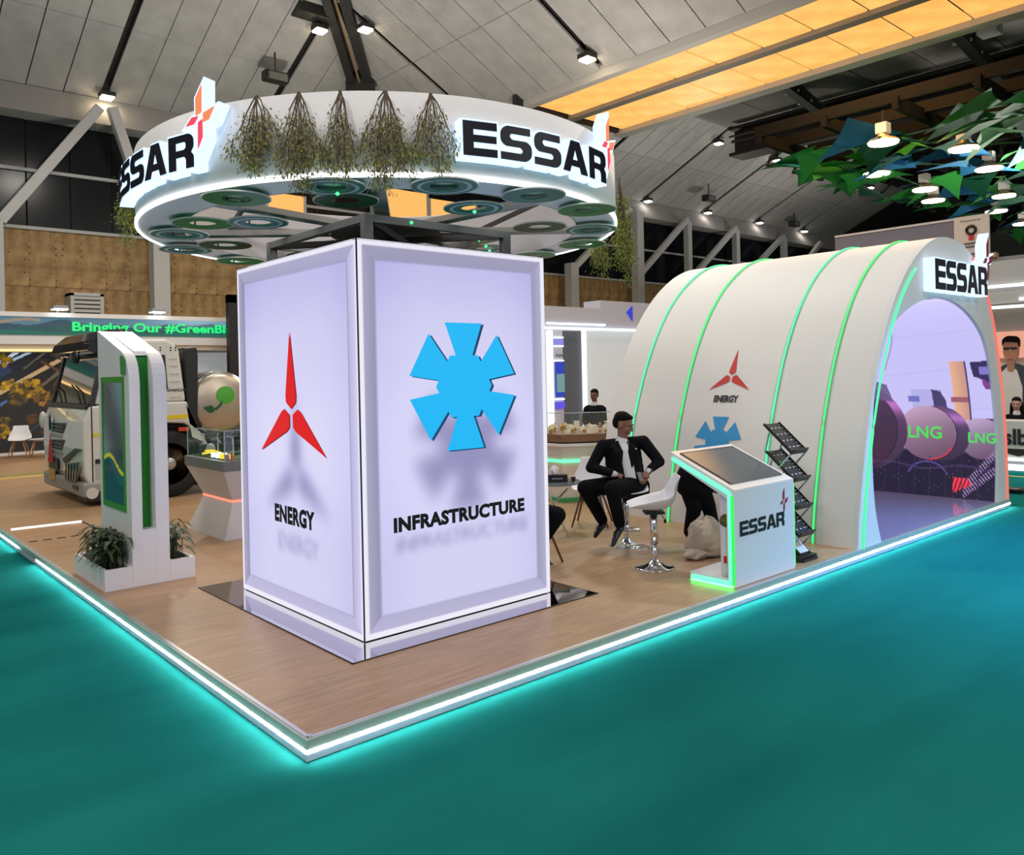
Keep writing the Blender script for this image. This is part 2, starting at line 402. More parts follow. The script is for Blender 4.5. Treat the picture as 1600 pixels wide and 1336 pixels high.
# hip rafter: paired dark beams with a walkway box
hr = thing('hip_rafter', 'black steel hip rafter climbing the roof above the white ring', 'beam', (22, 34, 0))
p0 = Vector((21.5, hip_y(21.5), zB(21.5) - .25)); p1 = Vector((12.5, hip_y(12.5), zB(12.5) - .25))
off = Vector((1, -1, 0)).normalized()
part('beam', bar(p0 + off * .33, p1 + off * .33, .34, .5), M_DSTEEL, hr); part('beam', bar(p0 - off * .33, p1 - off * .33, .34, .5), M_DSTEEL, hr)
part('cable', tube([p0 - Vector((0, 0, .32)), (p0 + p1) / 2 + Vector((.1, 0, -.45)), p1 - Vector((0, 0, .32))], .05, 6), mat('copper_cable', (.25, .16, .08), .5), hr)
pm = p0.lerp(p1, .62)
part('junction_box', cbox(pm + Vector((-.9, .4, .1)), (1.6, .7, .55)), M_DSTEEL, hr)
part('gusset', cbox(p0.lerp(p1, .36) - Vector((0, 0, .2)), (.9, .9, .5)), M_DSTEEL, hr)
# lamps sitting in the roof slots
M_WARM = glow('warm_flood_lens', (1, .82, .55), 26)
M_COOLF = glow('white_flood_lens', (1, .93, .85), 18)
def slot_lamp(p, label, warm=True, s=.26):
    t = thing('roof_floodlight', label, 'floodlight', p, 'floodlights in the roof slots')
    part('housing', box(p[0] - s, p[0] + s, p[1] - s, p[1] + s, p[2] + .05, p[2] + .22), M_DSTEEL, t, bevel=.03)
    part('lens', box(p[0] - s * .8, p[0] + s * .8, p[1] - s * .8, p[1] + s * .8, p[2] - .02, p[2] + .05), M_WARM if warm else M_COOLF, t)
    part('bracket', bar((p[0], p[1], p[2] + .2), (p[0], p[1], p[2] + .8), .07), M_DSTEEL, t)
for p, lab in [((9.15, 33.4, 12.55), 'warm floodlight where the left roof slot meets the wall struts'), ((15.35, 28.1, zA(28.1) - .45), 'warm floodlight left of the hip rafter'),
               ((16.6, 26.85, zB(16.6) - .45), 'warm floodlight right of the hip rafter'), ((21.1, 19.55, zB(21.1) - .4), 'warm floodlight in the slot next to the amber light band')]:
    slot_lamp(p, lab)
for n, x in enumerate((35.0, 41.5, 48.05, 54.65, 61.2)):
    o = ('first', 'second', 'third', 'fourth', 'fifth')[n]
    slot_lamp((x, 33.4, zA(33.4) - .4), 'lower floodlight of the %s roof slot right of the ring' % o, False, .22)
    if x > 40: slot_lamp((x, 28.0, zA(28.0) - .4), 'upper floodlight of the %s roof slot right of the ring' % o, False, .24)
# drop sprinklers and hanging boxes under the roof
for n, (x, y, l, lab) in enumerate([(14.4, 30.0, .9, 'black speaker box hanging under the roof left of the hip rafter'), (45.3, 31.4, .9, 'black speaker box hanging under the roof right of the ring'), (57.5, 32.2, .8, 'small black speaker box hanging above the tunnel end')]):
    z = zA(y) - l
    t = thing('hanging_speaker', lab, 'speaker', (x, y, z), 'speakers hung from the roof')
    part('case', box(x - .5, x + .5, y - .25, y + .25, z - .3, z + .12), M_BLACK, t, bevel=.08); part('rod', bar((x, y, z + .1), (x, y, zA(y)), .05), M_DSTEEL, t)
    part('grille', box(x - .38, x + .38, y - .27, y - .25, z - .26, z + .02), mat('speaker_grille', (.12, .12, .11), .7), t)

# ---- far wall: brown insulation panels, dark glass, white struts
wall = struct(part('wall_back', box(-16, 95, 34.2, 34.5, 0, 13), mat('wall_backing', (.06, .05, .04), .8)), 'far wall of the hall')
def brown_material():
    m = bpy.data.materials.new('brown_insulation'); m.use_nodes = True; nt = m.node_tree; b = nt.nodes['Principled BSDF']
    tc = nt.nodes.new('ShaderNodeTexCoord'); n = nt.nodes.new('ShaderNodeTexNoise'); n.inputs['Scale'].default_value = 2.2; n.inputs['Detail'].default_value = 7
    r = nt.nodes.new('ShaderNodeValToRGB'); r.color_ramp.elements[0].position = .32; r.color_ramp.elements[1].position = .7
    r.color_ramp.elements[0].color = (.28, .16, .065, 1); r.color_ramp.elements[1].color = (.54, .35, .155, 1)
    v = nt.nodes.new('ShaderNodeTexVoronoi'); v.feature = 'F1'; v.inputs['Scale'].default_value = 4.2; v.inputs['Randomness'].default_value = .15
    lt = nt.nodes.new('ShaderNodeMath'); lt.operation = 'GREATER_THAN'; lt.inputs[1].default_value = .13
    mx = nt.nodes.new('ShaderNodeMix'); mx.data_type = 'RGBA'; mx.inputs[6].default_value = (.07, .04, .02, 1)
    nt.links.new(tc.outputs['Object'], n.inputs['Vector']); nt.links.new(tc.outputs['Object'], v.inputs['Vector']); nt.links.new(n.outputs['Fac'], r.inputs['Fac'])
    nt.links.new(v.outputs['Distance'], lt.inputs[0]); nt.links.new(lt.outputs[0], mx.inputs[0]); nt.links.new(r.outputs['Color'], mx.inputs[7]); nt.links.new(mx.outputs[2], b.inputs['Base Color'])
    b.inputs['Roughness'].default_value = .7
    bp = nt.nodes.new('ShaderNodeBump'); bp.inputs['Strength'].default_value = .5; bp.inputs['Distance'].default_value = .08
    nt.links.new(n.outputs['Fac'], bp.inputs['Height']); nt.links.new(bp.outputs['Normal'], b.inputs['Normal'])
    return m
M_BROWN = brown_material()
bp_meshes = []
for k in range(4):
    rr = random.Random(k)
    nx, nz = 3, 4; V = []
    for j in range(nz + 1):
        for i in range(nx + 1):
            V.append((.868 * i / nx, -rr.uniform(0, .05) * (0 < i < nx), 2.19 * j / nz))
    Fc = [(j * (nx + 1) + i, j * (nx + 1) + i + 1, (j + 1) * (nx + 1) + i + 1, (j + 1) * (nx + 1) + i) for j in range(nz) for i in range(nx)]
    bp_meshes.append(mesh_of('wall_panel', (V, Fc), M_BROWN, fix=False))
k = 0
for x0, x1 in ((2.2, 16.8), (31.5, 43)):
    x = x0
    while x < x1:
        for z in (.9, 3.1, 5.3):
            o = link('wall_panel', bp_meshes[(k * 7 + int(z)) % 4], wall, True); o.location = (x, 34.1 + .02 * ((k * 5) % 3), z); k += 1
        x += .87
part('wall_panel', box(16.8, 31.5, 34.1, 34.2, .9, 7.4), M_BROWN, wall); part('wall_panel', box(43, 95, 34.1, 34.2, .9, 7.4), M_BROWN, wall)
M_DGLASS = mat('dark_window_glass', (.008, .010, .012), .2, 0, spec=.25)
win = struct(part('window_1', box(-14, 95, 34.0, 34.12, 7.38, 7.5), mat('window_bar', (.5, .5, .5), .5)), 'band of dark glazing above the brown wall')
pane = mesh_of('window_pane', box(.03, 1.42, 0, .05, 0, 1.98), M_DGLASS); pane2 = mesh_of('window_pane', box(.03, 1.42, 0, .05, 0, 2.9), M_DGLASS)
for i in range(52):
    for me, z in ((pane, 7.5), (pane2, 9.62)):
        o = link('window_pane', me, win, True); o.location = (-8 + i * 1.45, 34.02 + .012 * ((i * 7) % 3), z)
part('transom', box(-14, 95, 33.9, 34.05, 9.48, 9.6), mat('window_bar', (.5, .5, .5), .5), win)
M_STRUT = mat('pale_grey_steel', (.56, .55, .54), .5, noise=.05)
def strut(p, q, w, lab, nm='wall_strut'):
    o = part(nm, bar(p, q, w), M_STRUT, bevel=.03); return tag(o, lab, 'strut', 'struts against the far wall')
soff = struct(part('trim_1', ([(-14, 34, 12.68), (95, 34, 12.68), (95, 33.3, 11.5), (-14, 33.3, 11.5), (-14, 34.1, 11.4), (95, 34.1, 11.4)], [(0, 1, 2, 3), (3, 2, 5, 4)]), mat('eaves_board', (.36, .345, .33), .8, noise=.06)), 'grey eaves board below the roof')
SY = 33.0
strut((5.48, SY, 7.4), (8.76, SY, 12.0), .36, 'long slanting grey strut left of the first roof slot')
strut((9.2, SY, 12.1), (10.7, SY, 7.3), .36, 'slanting grey strut that ends at the left edge of the ring')
strut((5.3, SY, 0), (5.3, SY, 7.4), .5, 'grey column at the left picture edge', 'wall_column')
strut((10.82, SY, 0), (10.82, SY, 7.3), .62, 'grey column behind the white ring, left', 'wall_column')
for n, (xc, xt) in enumerate([(33.9, 39.2), (39.85, 45.1), (45.1, 50.8), (50.8, 57.3), (57.3, 63.0)]):
    o = ('first', 'second', 'third', 'fourth', 'fifth')[n]
    strut((xc, SY, 0), (xc, SY, 8.0 if n == 0 else 11.6), .6 if n < 2 else .42, '%s grey column right of the ring, counted from the left' % o, 'wall_column')
    strut((xc, SY, 7.6), (xt, SY, 11.8), .34, '%s slanting grey strut right of the ring, counted from the left' % o)
# amber backlit glazing glimpsed through the ring
M_AMBER = glow('amber_diffuser', (1, .50, .13), 1.02)
for x0, x1, z0, z1, lab in [(21.2, 24.2, 8.9, 10.9, 'amber lit pane on the far wall seen through the ring, left of its post'), (24.45, 27.4, 8.9, 10.7, 'amber lit pane on the far wall seen through the ring, right of its post'), (15.7, 17.4, 8.6, 9.9, 'small amber lit pane on the far wall seen through the ring')]:
    t = thing('lit_pane', lab, 'window', (x0, 33.7, z0), 'amber panes on the far wall')
    part('diffuser', box(x0, x1, 33.7, 33.75, z0, z1), M_AMBER, t); part('frame', join(box(x0 - .12, x0, 33.66, 34.05, z0, z1), box(x1, x1 + .12, 33.66, 34.05, z0, z1), box(x0 - .12, x1 + .12, 33.66, 34.05, z0 - .12, z0)), M_STRUT, t)
# ventilation louvre
t = thing('louvre', 'grey louvred vent in front of the brown wall', 'vent', (7.7, 33.4, 4.0))
part('frame', join(box(7.72, 7.84, 33.3, 34.15, 3.6, 5.05), box(8.74, 8.86, 33.3, 34.15, 3.6, 5.05), box(7.72, 8.86, 33.3, 34.15, 4.95, 5.07)), M_STRUT, t)
for i in range(8): part('slat', box(7.82, 8.76, 33.32, 33.46, 3.7 + i * .16, 3.81 + i * .16), M_STRUT, t)

# ---- amber light band between the roof bays
band = thing('light_band', 'long amber translucent light band between two roof bays', 'ceiling light', (25, 10, 12.5))
part('edge_beam', box(22.0, 22.35, 0, 23.9, 12.3, 12.75), mat('band_beam', (.5, .47, .43), .6), band)
part('edge_beam', box(27.75, 28.3, 0, 24.2, 12.25, 12.8), mat('band_beam', (.5, .47, .43), .6), band)
part('centre_beam', box(24.55, 24.95, 0, 24.0, 12.3, 12.7), mat('band_beam2', (.26, .23, .20), .6), band)
part('end_cap', box(21.6, 28.3, 23.9, 24.1, 12.35, 12.75), M_DSTEEL, band)
def amber_panel_material():
    m = bpy.data.materials.new('amber_light_panel'); m.use_nodes = True; nt = m.node_tree; b = nt.nodes['Principled BSDF']
    tc = nt.nodes.new('ShaderNodeTexCoord'); n = nt.nodes.new('ShaderNodeTexNoise'); n.inputs['Scale'].default_value = 1.1; n.inputs['Detail'].default_value = 3
    r = nt.nodes.new('ShaderNodeValToRGB'); r.color_ramp.elements[0].position = .2; r.color_ramp.elements[1].position = .7
    r.color_ramp.elements[0].color = (.78, .33, .06, 1); r.color_ramp.elements[1].color = (1, .52, .13, 1)
    nt.links.new(tc.outputs['Object'], n.inputs['Vector']); nt.links.new(n.outputs['Fac'], r.inputs['Fac']); nt.links.new(r.outputs['Color'], b.inputs['Emission Color'])
    b.inputs['Base Color'].default_value = (.3, .2, .1, 1); b.inputs['Emission Strength'].default_value = 1.12
    return m
M_AP = amber_panel_material()
pw = mesh_of('light_panel', box(0, 2.16, 0, 1.71, 0, .05), M_AP); pw2 = mesh_of('light_panel', box(0, 2.76, 0, 1.71, 0, .05), M_AP)
for i in range(12):
    for me, x in ((pw, 22.37), (pw2, 24.97)):
        o = link('light_panel', me, band, True); o.location = Vector((x, 22.0 - i * 1.8, 12.45)) - Vector((25, 10, 12.5))
# dark service bay and girder beyond the band
M_BAYDARK = mat('bay_dark_panel', (.13, .118, .105), .8, noise=.25, nscale=.6)  # dark grey-brown panel colour, mottled by noise
bay = struct(part('ceiling', box(28.35, 95, -20, 24, 16.4, 16.6), M_BAYDARK), 'dark service ceiling beyond the amber band')
for i in range(9):
    part('soffit_panel', box(28.4, 33.8, 22.2 - (i + 1) * 2.4 + .06, 22.2 - i * 2.4, 13.3, 13.4), M_BAYDARK, bay)
part('fascia', box(28.32, 28.42, -8, 24, 12.8, 13.4), M_DSTEEL, bay)
gir = thing('service_girder', 'dark steel girder running beside the amber light band', 'beam', (34.8, 10, 12))
part('web', box(34.4, 34.6, -8, 22.3, 12.0, 13.2), mat('girder_paint', (.04, .036, .033), .7, spec=.2), gir)
part('flange', box(33.9, 35.1, -8, 22.3, 11.9, 12.05), mat('girder_paint', (.04, .036, .033), .7, spec=.2), gir); part('flange', box(33.9, 35.1, -8, 22.3, 13.15, 13.3), M_DSTEEL, gir)
part('conduit', tube([(33.7, 22, 12.5), (33.7, 8, 12.45), (33.7, -6, 12.5)], .07, 6), M_DSTEEL, gir); part('conduit', tube([(33.5, 22, 12.7), (33.5, 8, 12.66), (33.5, -6, 12.7)], .05, 6), M_DSTEEL, gir)
for n, y in enumerate((17.0, 10.6, 4.2)):
    part('brace', bar((28.8, y, 13.2), (33.9, y - .1, 12.2), .36), M_DSTEEL, gir); part('hanger', bar((31.2, y + .2, 13.2), (34, y, 12.2), .3), M_DSTEEL, gir)
    for j in range(4): part('rung', bar((29.5 + j * 1.0, y - .25, 13.05 - j * .2), (29.5 + j * 1.0, y + .35, 13.05 - j * .2), .09), M_STRUT, gir)
part('projector_mount', box(29.6, 30.2, 9.3, 9.9, 12.6, 13.1), M_STRUT, gir)
part('round_plate', cyl((33.85, 11.4, 12.55), (33.95, 11.4, 12.55), .2, 12), mat('cream_plate', (.6, .52, .38), .5), gir)
# ---- suspended fabric sails
grid = thing('sail_grid', 'black grid of rails that carries the green and blue fabric sails', 'ceiling grid', (40, 10, 10))
for i in range(18):
    x = 26.5 + i * 1.9; part('rail', bar((x, 3, 10.3), (x, 16.3, 10.3), .16, .4), mat('rail_black', (.006, .006, .006), .8, spec=.1), grid)
for y in (4, 6.4, 8.8, 11.2, 13.6, 16.1): part('cross_rail', bar((26.3, y, 10.05), (60, y, 10.05), .18, .4), mat('rail_black', (.006, .006, .006), .8, spec=.1), grid)
for i in range(17):
    x = 28 + i * 1.9; part('hook', tube([(x, 16.2, 10.0), (x, 16.6, 9.7), (x, 16.75, 9.45), (x, 16.5, 9.4)], .09, 5), M_DSTEEL, grid)
M_SAILS = [mat('sail_green', rgb(52, 150, 60), .6), mat('sail_dark_green', rgb(28, 95, 65), .6), mat('sail_blue', rgb(45, 120, 165), .6), mat('sail_pale_blue', rgb(70, 130, 170), .6)]
def sail_mesh(name, m, s, seed):
    rr = random.Random(seed); cor = [Vector((s * math.cos(a) * rr.uniform(.8, 1.15), s * math.sin(a) * rr.uniform(.8, 1.1), rr.uniform(-.1, .1) + (-.32 if k == 0 else .18))) for k, a in enumerate((.3, 2.2, 4.2))]
    n = 6; V = []; idx = {}
    for i in range(n + 1):
        for j in range(n + 1 - i):
            a, b = i / n, j / n; c = 1 - a - b; p = cor[0] * a + cor[1] * b + cor[2] * c
            pull = 1 - .38 * (4 * a * b * (1 - c) + 4 * b * c * (1 - a) + 4 * a * c * (1 - b)) * .5
            p = Vector((p.x * pull, p.y * pull, p.z + .35 * (a * b + b * c + a * c))); idx[i, j] = len(V); V.append(tuple(p))
    Fc = []
    for i in range(n):
        for j in range(n - i):
            Fc.append((idx[i, j], idx[i + 1, j], idx[i, j + 1]))
            if j < n - i - 1: Fc.append((idx[i + 1, j], idx[i + 1, j + 1], idx[i, j + 1]))
    return mesh_of(name, (V, Fc), m, True, fix=False)
SEQ = [0, 1, 2, 0, 3, 2, 0, 1, 2, 0, 1, 0]
sm = [sail_mesh('fabric_sail', M_SAILS[SEQ[k]], 1.12 + .2 * (k % 3), k) for k in range(12)]
rs = random.Random(3)
LAMP_SPOTS = [(26.95, 11.87, 'the lamp nearest the dark girder'), (30, 10.5, 'the large lamp right of the girder lamp'), (31.15, 14, 'the lamp on the left of the bay'), (33.9, 11, 'the low lamp among the blue sails'), (35.6, 14, 'the upper of two close lamps'), (38.4, 14.75, 'the lower of two close lamps'), (40, 12.4, 'the lamp at the right among dark sails'), (43.7, 13.9, 'the lamp under a green sail at right'), (48.9, 14.3, 'the farthest lamp at the right edge')]
sails = []
for i in range(24):
    for j in range(9):
        if rs.random() < .35: continue
        k = rs.randrange(12); x = 27.4 + i * 1.4 + rs.uniform(-.5, .5); y = 4.0 + j * 1.5 + rs.uniform(-.5, .5)
        sails.append((k, x, y))
for i in range(40): sails.append((rs.randrange(12), rs.uniform(26.8, 34.5), rs.uniform(4.5, 16.2)))
for (k, x, y) in sails:
        o = link('fabric_sail', sm[k]); o.location = (x, y, 9.3 + rs.uniform(-.35, .3)); o.rotation_euler = (rs.uniform(-.25, .25), rs.uniform(-.25, .25), rs.uniform(0, 6.28))
        near = min(LAMP_SPOTS, key=lambda q: math.hypot(q[0] - x, q[1] - y)); side = 'in front of' if y < near[1] else 'behind'
        tag(o, '%s fabric sail %s %s' % (('green', 'dark green', 'blue', 'pale blue')[SEQ[k]], side, near[2]), 'fabric sail', 'fabric sails under the right roof bay')
M_HB = glow('high_bay_lens', (1, .86, .62), 14)
for n, (x, y, lab) in enumerate([(26.95, 11.87, 'high-bay lamp nearest the dark girder above the sails'), (30, 10.5, 'large high-bay lamp among the sails right of the girder lamp'), (31.15, 14, 'high-bay lamp beside a bright green sail on the left'), (33.9, 11, 'high-bay lamp low among the blue sails at right'),
        (35.6, 14, 'upper of two close high-bay lamps in the middle of the sails'), (38.4, 14.75, 'lower of two close high-bay lamps in the middle of the sails'), (40, 12.4, 'high-bay lamp at the right among dark sails'), (43.7, 13.9, 'high-bay lamp under a green sail at right'), (48.9, 14.3, 'farthest high-bay lamp at the right picture edge')]):
    t = thing('high_bay_lamp', lab, 'lamp', (x, y, 9.0), 'high-bay lamps among the sails')
    part('lens', lathe([(.46, 0), (.48, .08)], (x, y, 9.0), 20), M_HB, t); part('reflector', lathe([(.50, .05), (.46, .12), (.2, .22), (.15, .36)], (x, y, 9.0), 20), mat('lamp_reflector', (.55, .42, .25), .4, .5), t)
    part('driver_box', cbox((x, y, 9.5), (.36, .36, .34)), mat('lamp_driver', (.7, .7, .66), .5, emit=(1, .9, .8), es=.12), t); part('rod', bar((x, y, 9.6), (x, y, 10.1), .05), M_DSTEEL, t)
# end wall so that the hall closes on the right
struct(part('wall_right', box(92, 92.3, -25, 34.5, 0, 17), mat('end_wall_grey', (.28, .28, .27), .8)), 'far end wall of the hall')
o = link('fabric_sail', sm[0]); o.location = (13.9, 27.7, 15.6); o.scale = (1.5, 1.5, 1.5); o.rotation_euler = (.2, -.3, .6)
tag(o, 'lime green fabric sail at the top picture edge beside the hip rafter', 'fabric sail', 'fabric sails under the right roof bay')
# ================================================================== PLATFORM
PX0, PY0, PX1, PY1, PZ = 1.735, 3.425, 10.93, 22.0, .1
plat = struct(part('floor_platform', box(PX0, 24, 7.05, PY1, 0, PZ), wood_floor_material()), 'raised wood-look stand floor')
MF = plat.data.materials[0]
part('deck', box(PX0, PX1, PY0, 7.05, 0, PZ), MF, plat)
M_CH = mat('clear_edge_profile', (.40, .46, .43), .3, .2); M_SK = mat('pale_skirt', (.45, .52, .68), .4)
part('edge_profile', box(PX0 - .02, PX1 + .01, PY0 - .02, PY0, .055, .101), M_CH, plat); part('edge_profile', box(PX0 - .02, PX0, PY0, 11.5, .055, .101), M_CH, plat)
part('edge_lip', box(PX0 - .012, PX1 + .01, PY0 - .004, PY0 + .016, .1, .1035), M_ALU, plat); part('edge_lip', box(PX0 - .004, PX0 + .016, PY0, 11.5, .1, .1035), M_ALU, plat)
part('led_strip', box(PX0 - .02, PX1 + .04, PY0 - .0215, PY0 - .004, .040, .055), M_LEDW, plat)
part('led_strip', box(PX0 - .0215, PX0 - .004, PY0 - .0215, 8.9, .040, .055), M_LEDW, plat); part('led_strip', box(PX0 - .0215, PX0 - .004, 9.75, 11.5, .040, .055), M_LEDW, plat)
part('skirt', box(PX0 - .02, PX1 + .02, PY0 - .02, PY0, .004, .040), M_SK, plat); part('skirt', box(PX0 - .02, PX0, PY0, 11.5, .004, .040), M_SK, plat)
part('corner_screw', lathe([(.014, 0), (.014, .008)], (PX0 + .012, PY0 + .012, .1), 8), M_CHROME, plat)
# ramp recess on the left edge with hazard marks
rp = thing('ramp_edge', 'white strip and dark dashes that mark a ramp cut into the stand floor', 'ramp', (1.75, 9.2, .1))
part('strip', bar((1.80, 10.58, .110), (2.51, 10.54, .110), .04, .02), glow('dim_white_strip', (1, .96, .9), 1.1), rp)
part('cheek', ([(1.79, 10.54, .1012), (2.4, 10.5, .1012), (1.79, 10.1, .1012)], [(0, 1, 2)]), mat('raw_board', (.36, .2, .1), .7), rp)
for i in range(6): part('dash', cbox((2.52, 10.5 - i * .13, .103), (.03, .06, .006)), M_BLACK, rp)
for i in range(5): part('dash', cbox((1.84 + i * .13, 9.65, .103), (.08, .02, .006)), M_BLACK, rp)
MIR = struct(part('floor_mirror', box(2.375, 4.43, 4.12, 6.48, .1, .106), mat('polished_mirror_panel', (.75, .72, .74), .045, 1)), 'mirror-polished panel under the display cube')
part('mirror_edge', join(box(2.369, 2.375, 4.114, 6.486, .1, .107), box(2.369, 4.436, 4.114, 4.12, .1, .107), box(4.43, 4.436, 4.114, 6.486, .1, .107)), mat('dark_edge', (.06, .035, .025), .6), MIR)

# ================================================================== LED CUBE
X0, X1, Y0, Y1, Z0, Z1 = 2.61, 4.20, 4.38, 6.18, .112, 2.60
cube = thing('led_cube', 'tall lavender-white video cube with red turbine and blue gear logos', 'display cube', ((X0 + X1) / 2, (Y0 + Y1) / 2, .106))
part('core', box(X0 + .012, X1 - .012, Y0 + .012, Y1 - .012, Z0, Z1 - .01), M_BLACK, cube)
M_SCR = picture_mat('led_wall', .92, .03, .3)
LAV = np.array([.855, .845, .985]); LAVD = np.array([.66, .645, .87]); LAVW = np.array([.955, .95, 1.0])
def panel_picture(w, h, shadows, flip):
    def fn(S, T):
        dl, dr, db, dt = S, w - S, T, h - T
        d = np.minimum(np.minimum(dl, dr), np.minimum(db, dt))
        side = np.argmin(np.stack([dl, dr, db, dt]), 0)
        c = np.ones(S.shape + (3,)) * LAV
        # soft vignette of the displayed room
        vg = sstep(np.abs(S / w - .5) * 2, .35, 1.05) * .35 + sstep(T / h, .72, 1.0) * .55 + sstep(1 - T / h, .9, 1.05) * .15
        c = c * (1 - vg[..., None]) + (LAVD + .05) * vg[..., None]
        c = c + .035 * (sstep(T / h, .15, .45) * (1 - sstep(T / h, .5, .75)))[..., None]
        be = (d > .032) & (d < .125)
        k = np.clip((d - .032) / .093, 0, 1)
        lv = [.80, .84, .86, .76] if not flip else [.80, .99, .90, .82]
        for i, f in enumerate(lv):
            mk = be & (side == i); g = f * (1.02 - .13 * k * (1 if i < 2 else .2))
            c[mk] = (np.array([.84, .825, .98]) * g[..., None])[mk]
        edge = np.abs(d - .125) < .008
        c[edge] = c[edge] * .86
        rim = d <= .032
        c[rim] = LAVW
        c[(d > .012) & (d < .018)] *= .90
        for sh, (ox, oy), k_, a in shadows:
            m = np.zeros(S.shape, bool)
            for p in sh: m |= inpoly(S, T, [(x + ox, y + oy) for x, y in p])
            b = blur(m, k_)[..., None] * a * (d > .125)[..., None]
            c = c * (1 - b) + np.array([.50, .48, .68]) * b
        return c
    return fn
def text_polys(txt, w, h, x, y):
    V, Fc = text_mesh(txt, w, h, .02); return [[(V[i][0] + x, V[i][1] + y) for i in f] for f in Fc]
H = Z1 - Z0; WR = X1 - X0; WL = Y1 - Y0
# right face (y = Y0): s runs along +x.  Left face (x = X0): s runs along -y from the far edge
gr_c = (3.43 - X0, 1.665 - Z0); en_c = (Y1 - 5.303, 1.50 - Z0)
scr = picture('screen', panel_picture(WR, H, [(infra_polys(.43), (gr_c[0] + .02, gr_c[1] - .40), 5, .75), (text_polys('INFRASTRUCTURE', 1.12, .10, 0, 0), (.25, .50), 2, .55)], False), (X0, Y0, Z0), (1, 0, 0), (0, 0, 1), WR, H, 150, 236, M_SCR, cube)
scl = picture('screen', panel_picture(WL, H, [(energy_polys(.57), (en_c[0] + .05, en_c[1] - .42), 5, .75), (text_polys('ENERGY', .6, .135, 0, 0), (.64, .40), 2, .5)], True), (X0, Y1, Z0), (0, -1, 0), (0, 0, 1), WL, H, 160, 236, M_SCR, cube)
part('screen', ([(X1, Y0, Z0), (X1, Y1, Z0), (X1, Y1, Z1), (X1, Y0, Z1)], [(0, 1, 2, 3)]), glow('lavender_screen', (.66, .64, .93), .9), cube)
part('screen', ([(X1, Y1, Z0), (X0, Y1, Z0), (X0, Y1, Z1), (X1, Y1, Z1)], [(0, 1, 2, 3)]), glow('lavender_screen', (.66, .64, .93), .9), cube)
part('corner_seam', box(X0 - .006, X0 + .002, Y0 - .006, Y0 + .002, Z0, Z1), mat('seam_shadow', (.02, .02, .05), .6), cube)
part('top_rim', join(box(X0, X1, Y0, Y0 + .03, Z1 - .01, Z1 + .004), box(X0, X0 + .03, Y0, Y1, Z1 - .01, Z1 + .004), box(X1 - .03, X1, Y0, Y1, Z1 - .01, Z1 + .004), box(X0, X1, Y1 - .03, Y1, Z1 - .01, Z1 + .004)), M_BLACK, cube)
# displayed logos: flat lit shapes lying on the screens
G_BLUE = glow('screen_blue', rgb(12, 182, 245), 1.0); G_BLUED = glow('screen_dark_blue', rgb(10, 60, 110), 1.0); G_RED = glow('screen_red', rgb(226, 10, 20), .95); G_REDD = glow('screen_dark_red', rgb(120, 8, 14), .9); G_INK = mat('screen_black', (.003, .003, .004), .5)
def on_right(poly_geo, dx=0, dz=0, lift=.003): return flat(poly_geo, (3.43 + dx, Y0, 1.665 + dz), (1, 0, 0), (0, 0, 1), lift)
def on_left(poly_geo, dy=0, dz=0, lift=.003): return flat(poly_geo, (X0, 5.303 + dy, 1.50 + dz), (0, -1, 0), (0, 0, 1), lift)
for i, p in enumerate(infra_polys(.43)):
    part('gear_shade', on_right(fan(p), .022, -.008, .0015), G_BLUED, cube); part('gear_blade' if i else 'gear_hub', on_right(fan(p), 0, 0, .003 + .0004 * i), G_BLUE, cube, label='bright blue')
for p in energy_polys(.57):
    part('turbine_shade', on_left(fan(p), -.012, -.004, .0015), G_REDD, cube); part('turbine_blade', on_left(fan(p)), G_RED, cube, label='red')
part('caption', flat(text_mesh('INFRASTRUCTURE', 1.12, .098, .055, spacing=1.06), (2.836, Y0, .745), (1, 0, 0), (0, 0, 1)), G_INK, cube, label='black lettering INFRASTRUCTURE')
part('caption', flat(text_mesh('ENERGY', .605, .130, .055, spacing=1.06), (X0, 5.592, .71), (0, -1, 0), (0, 0, 1)), G_INK, cube, label='black lettering ENERGY')

# ================================================================== RING CANOPY
RC = Vector((3.4, 5.26, 2.807)); RR = 1.735; RIN = 1.46; RH = .47
ring = thing('ring_canopy', 'white circular canopy with lit lettering above the video cube', 'canopy', RC)
ring.rotation_euler = (-.024, .006, 0)
def arc(n, r): return [(r * math.cos(2 * math.pi * k / n), r * math.sin(2 * math.pi * k / n)) for k in range(n)]
def hoop(r0, r1, z0, z1, n=96):
    V = []; 
    for r, z in ((r1, z0), (r1, z1), (r0, z1), (r0, z0)): V += [(x, y, z) for x, y in arc(n, r)]
    return V, [(j * n + k, j * n + (k + 1) % n, ((j + 1) % 4) * n + (k + 1) % n, ((j + 1) % 4) * n + k) for j in range(4) for k in range(n)]
def rpart(nm, geo, m, par=None, **kw): return part(nm, geo, m, par or ring, local=True, **kw)
M_RING = mat('ring_white', (.80, .80, .82), .5, noise=.015, nscale=2)
M_RINGIN = mat('ring_liner', (.60, .57, .56), .7)
for p in rpart('fascia', hoop(RR - .03, RR, .0, RH, 128), M_RING).data.polygons: p.use_smooth = abs(p.normal.z) < .5
rpart('liner', hoop(RIN - .02, RIN, .0, RH - .02, 96), M_RINGIN); rpart('soffit', hoop(RIN, RR - .03, .0, .03), M_RING); rpart('led_strip', hoop(RR - .01, RR + .006, -.006, .016, 128), glow('ring_led', (.95, .97, 1), 4.0))
rpart('top_flange', hoop(RIN, RR - .03, RH - .03, RH - .01), M_RING)
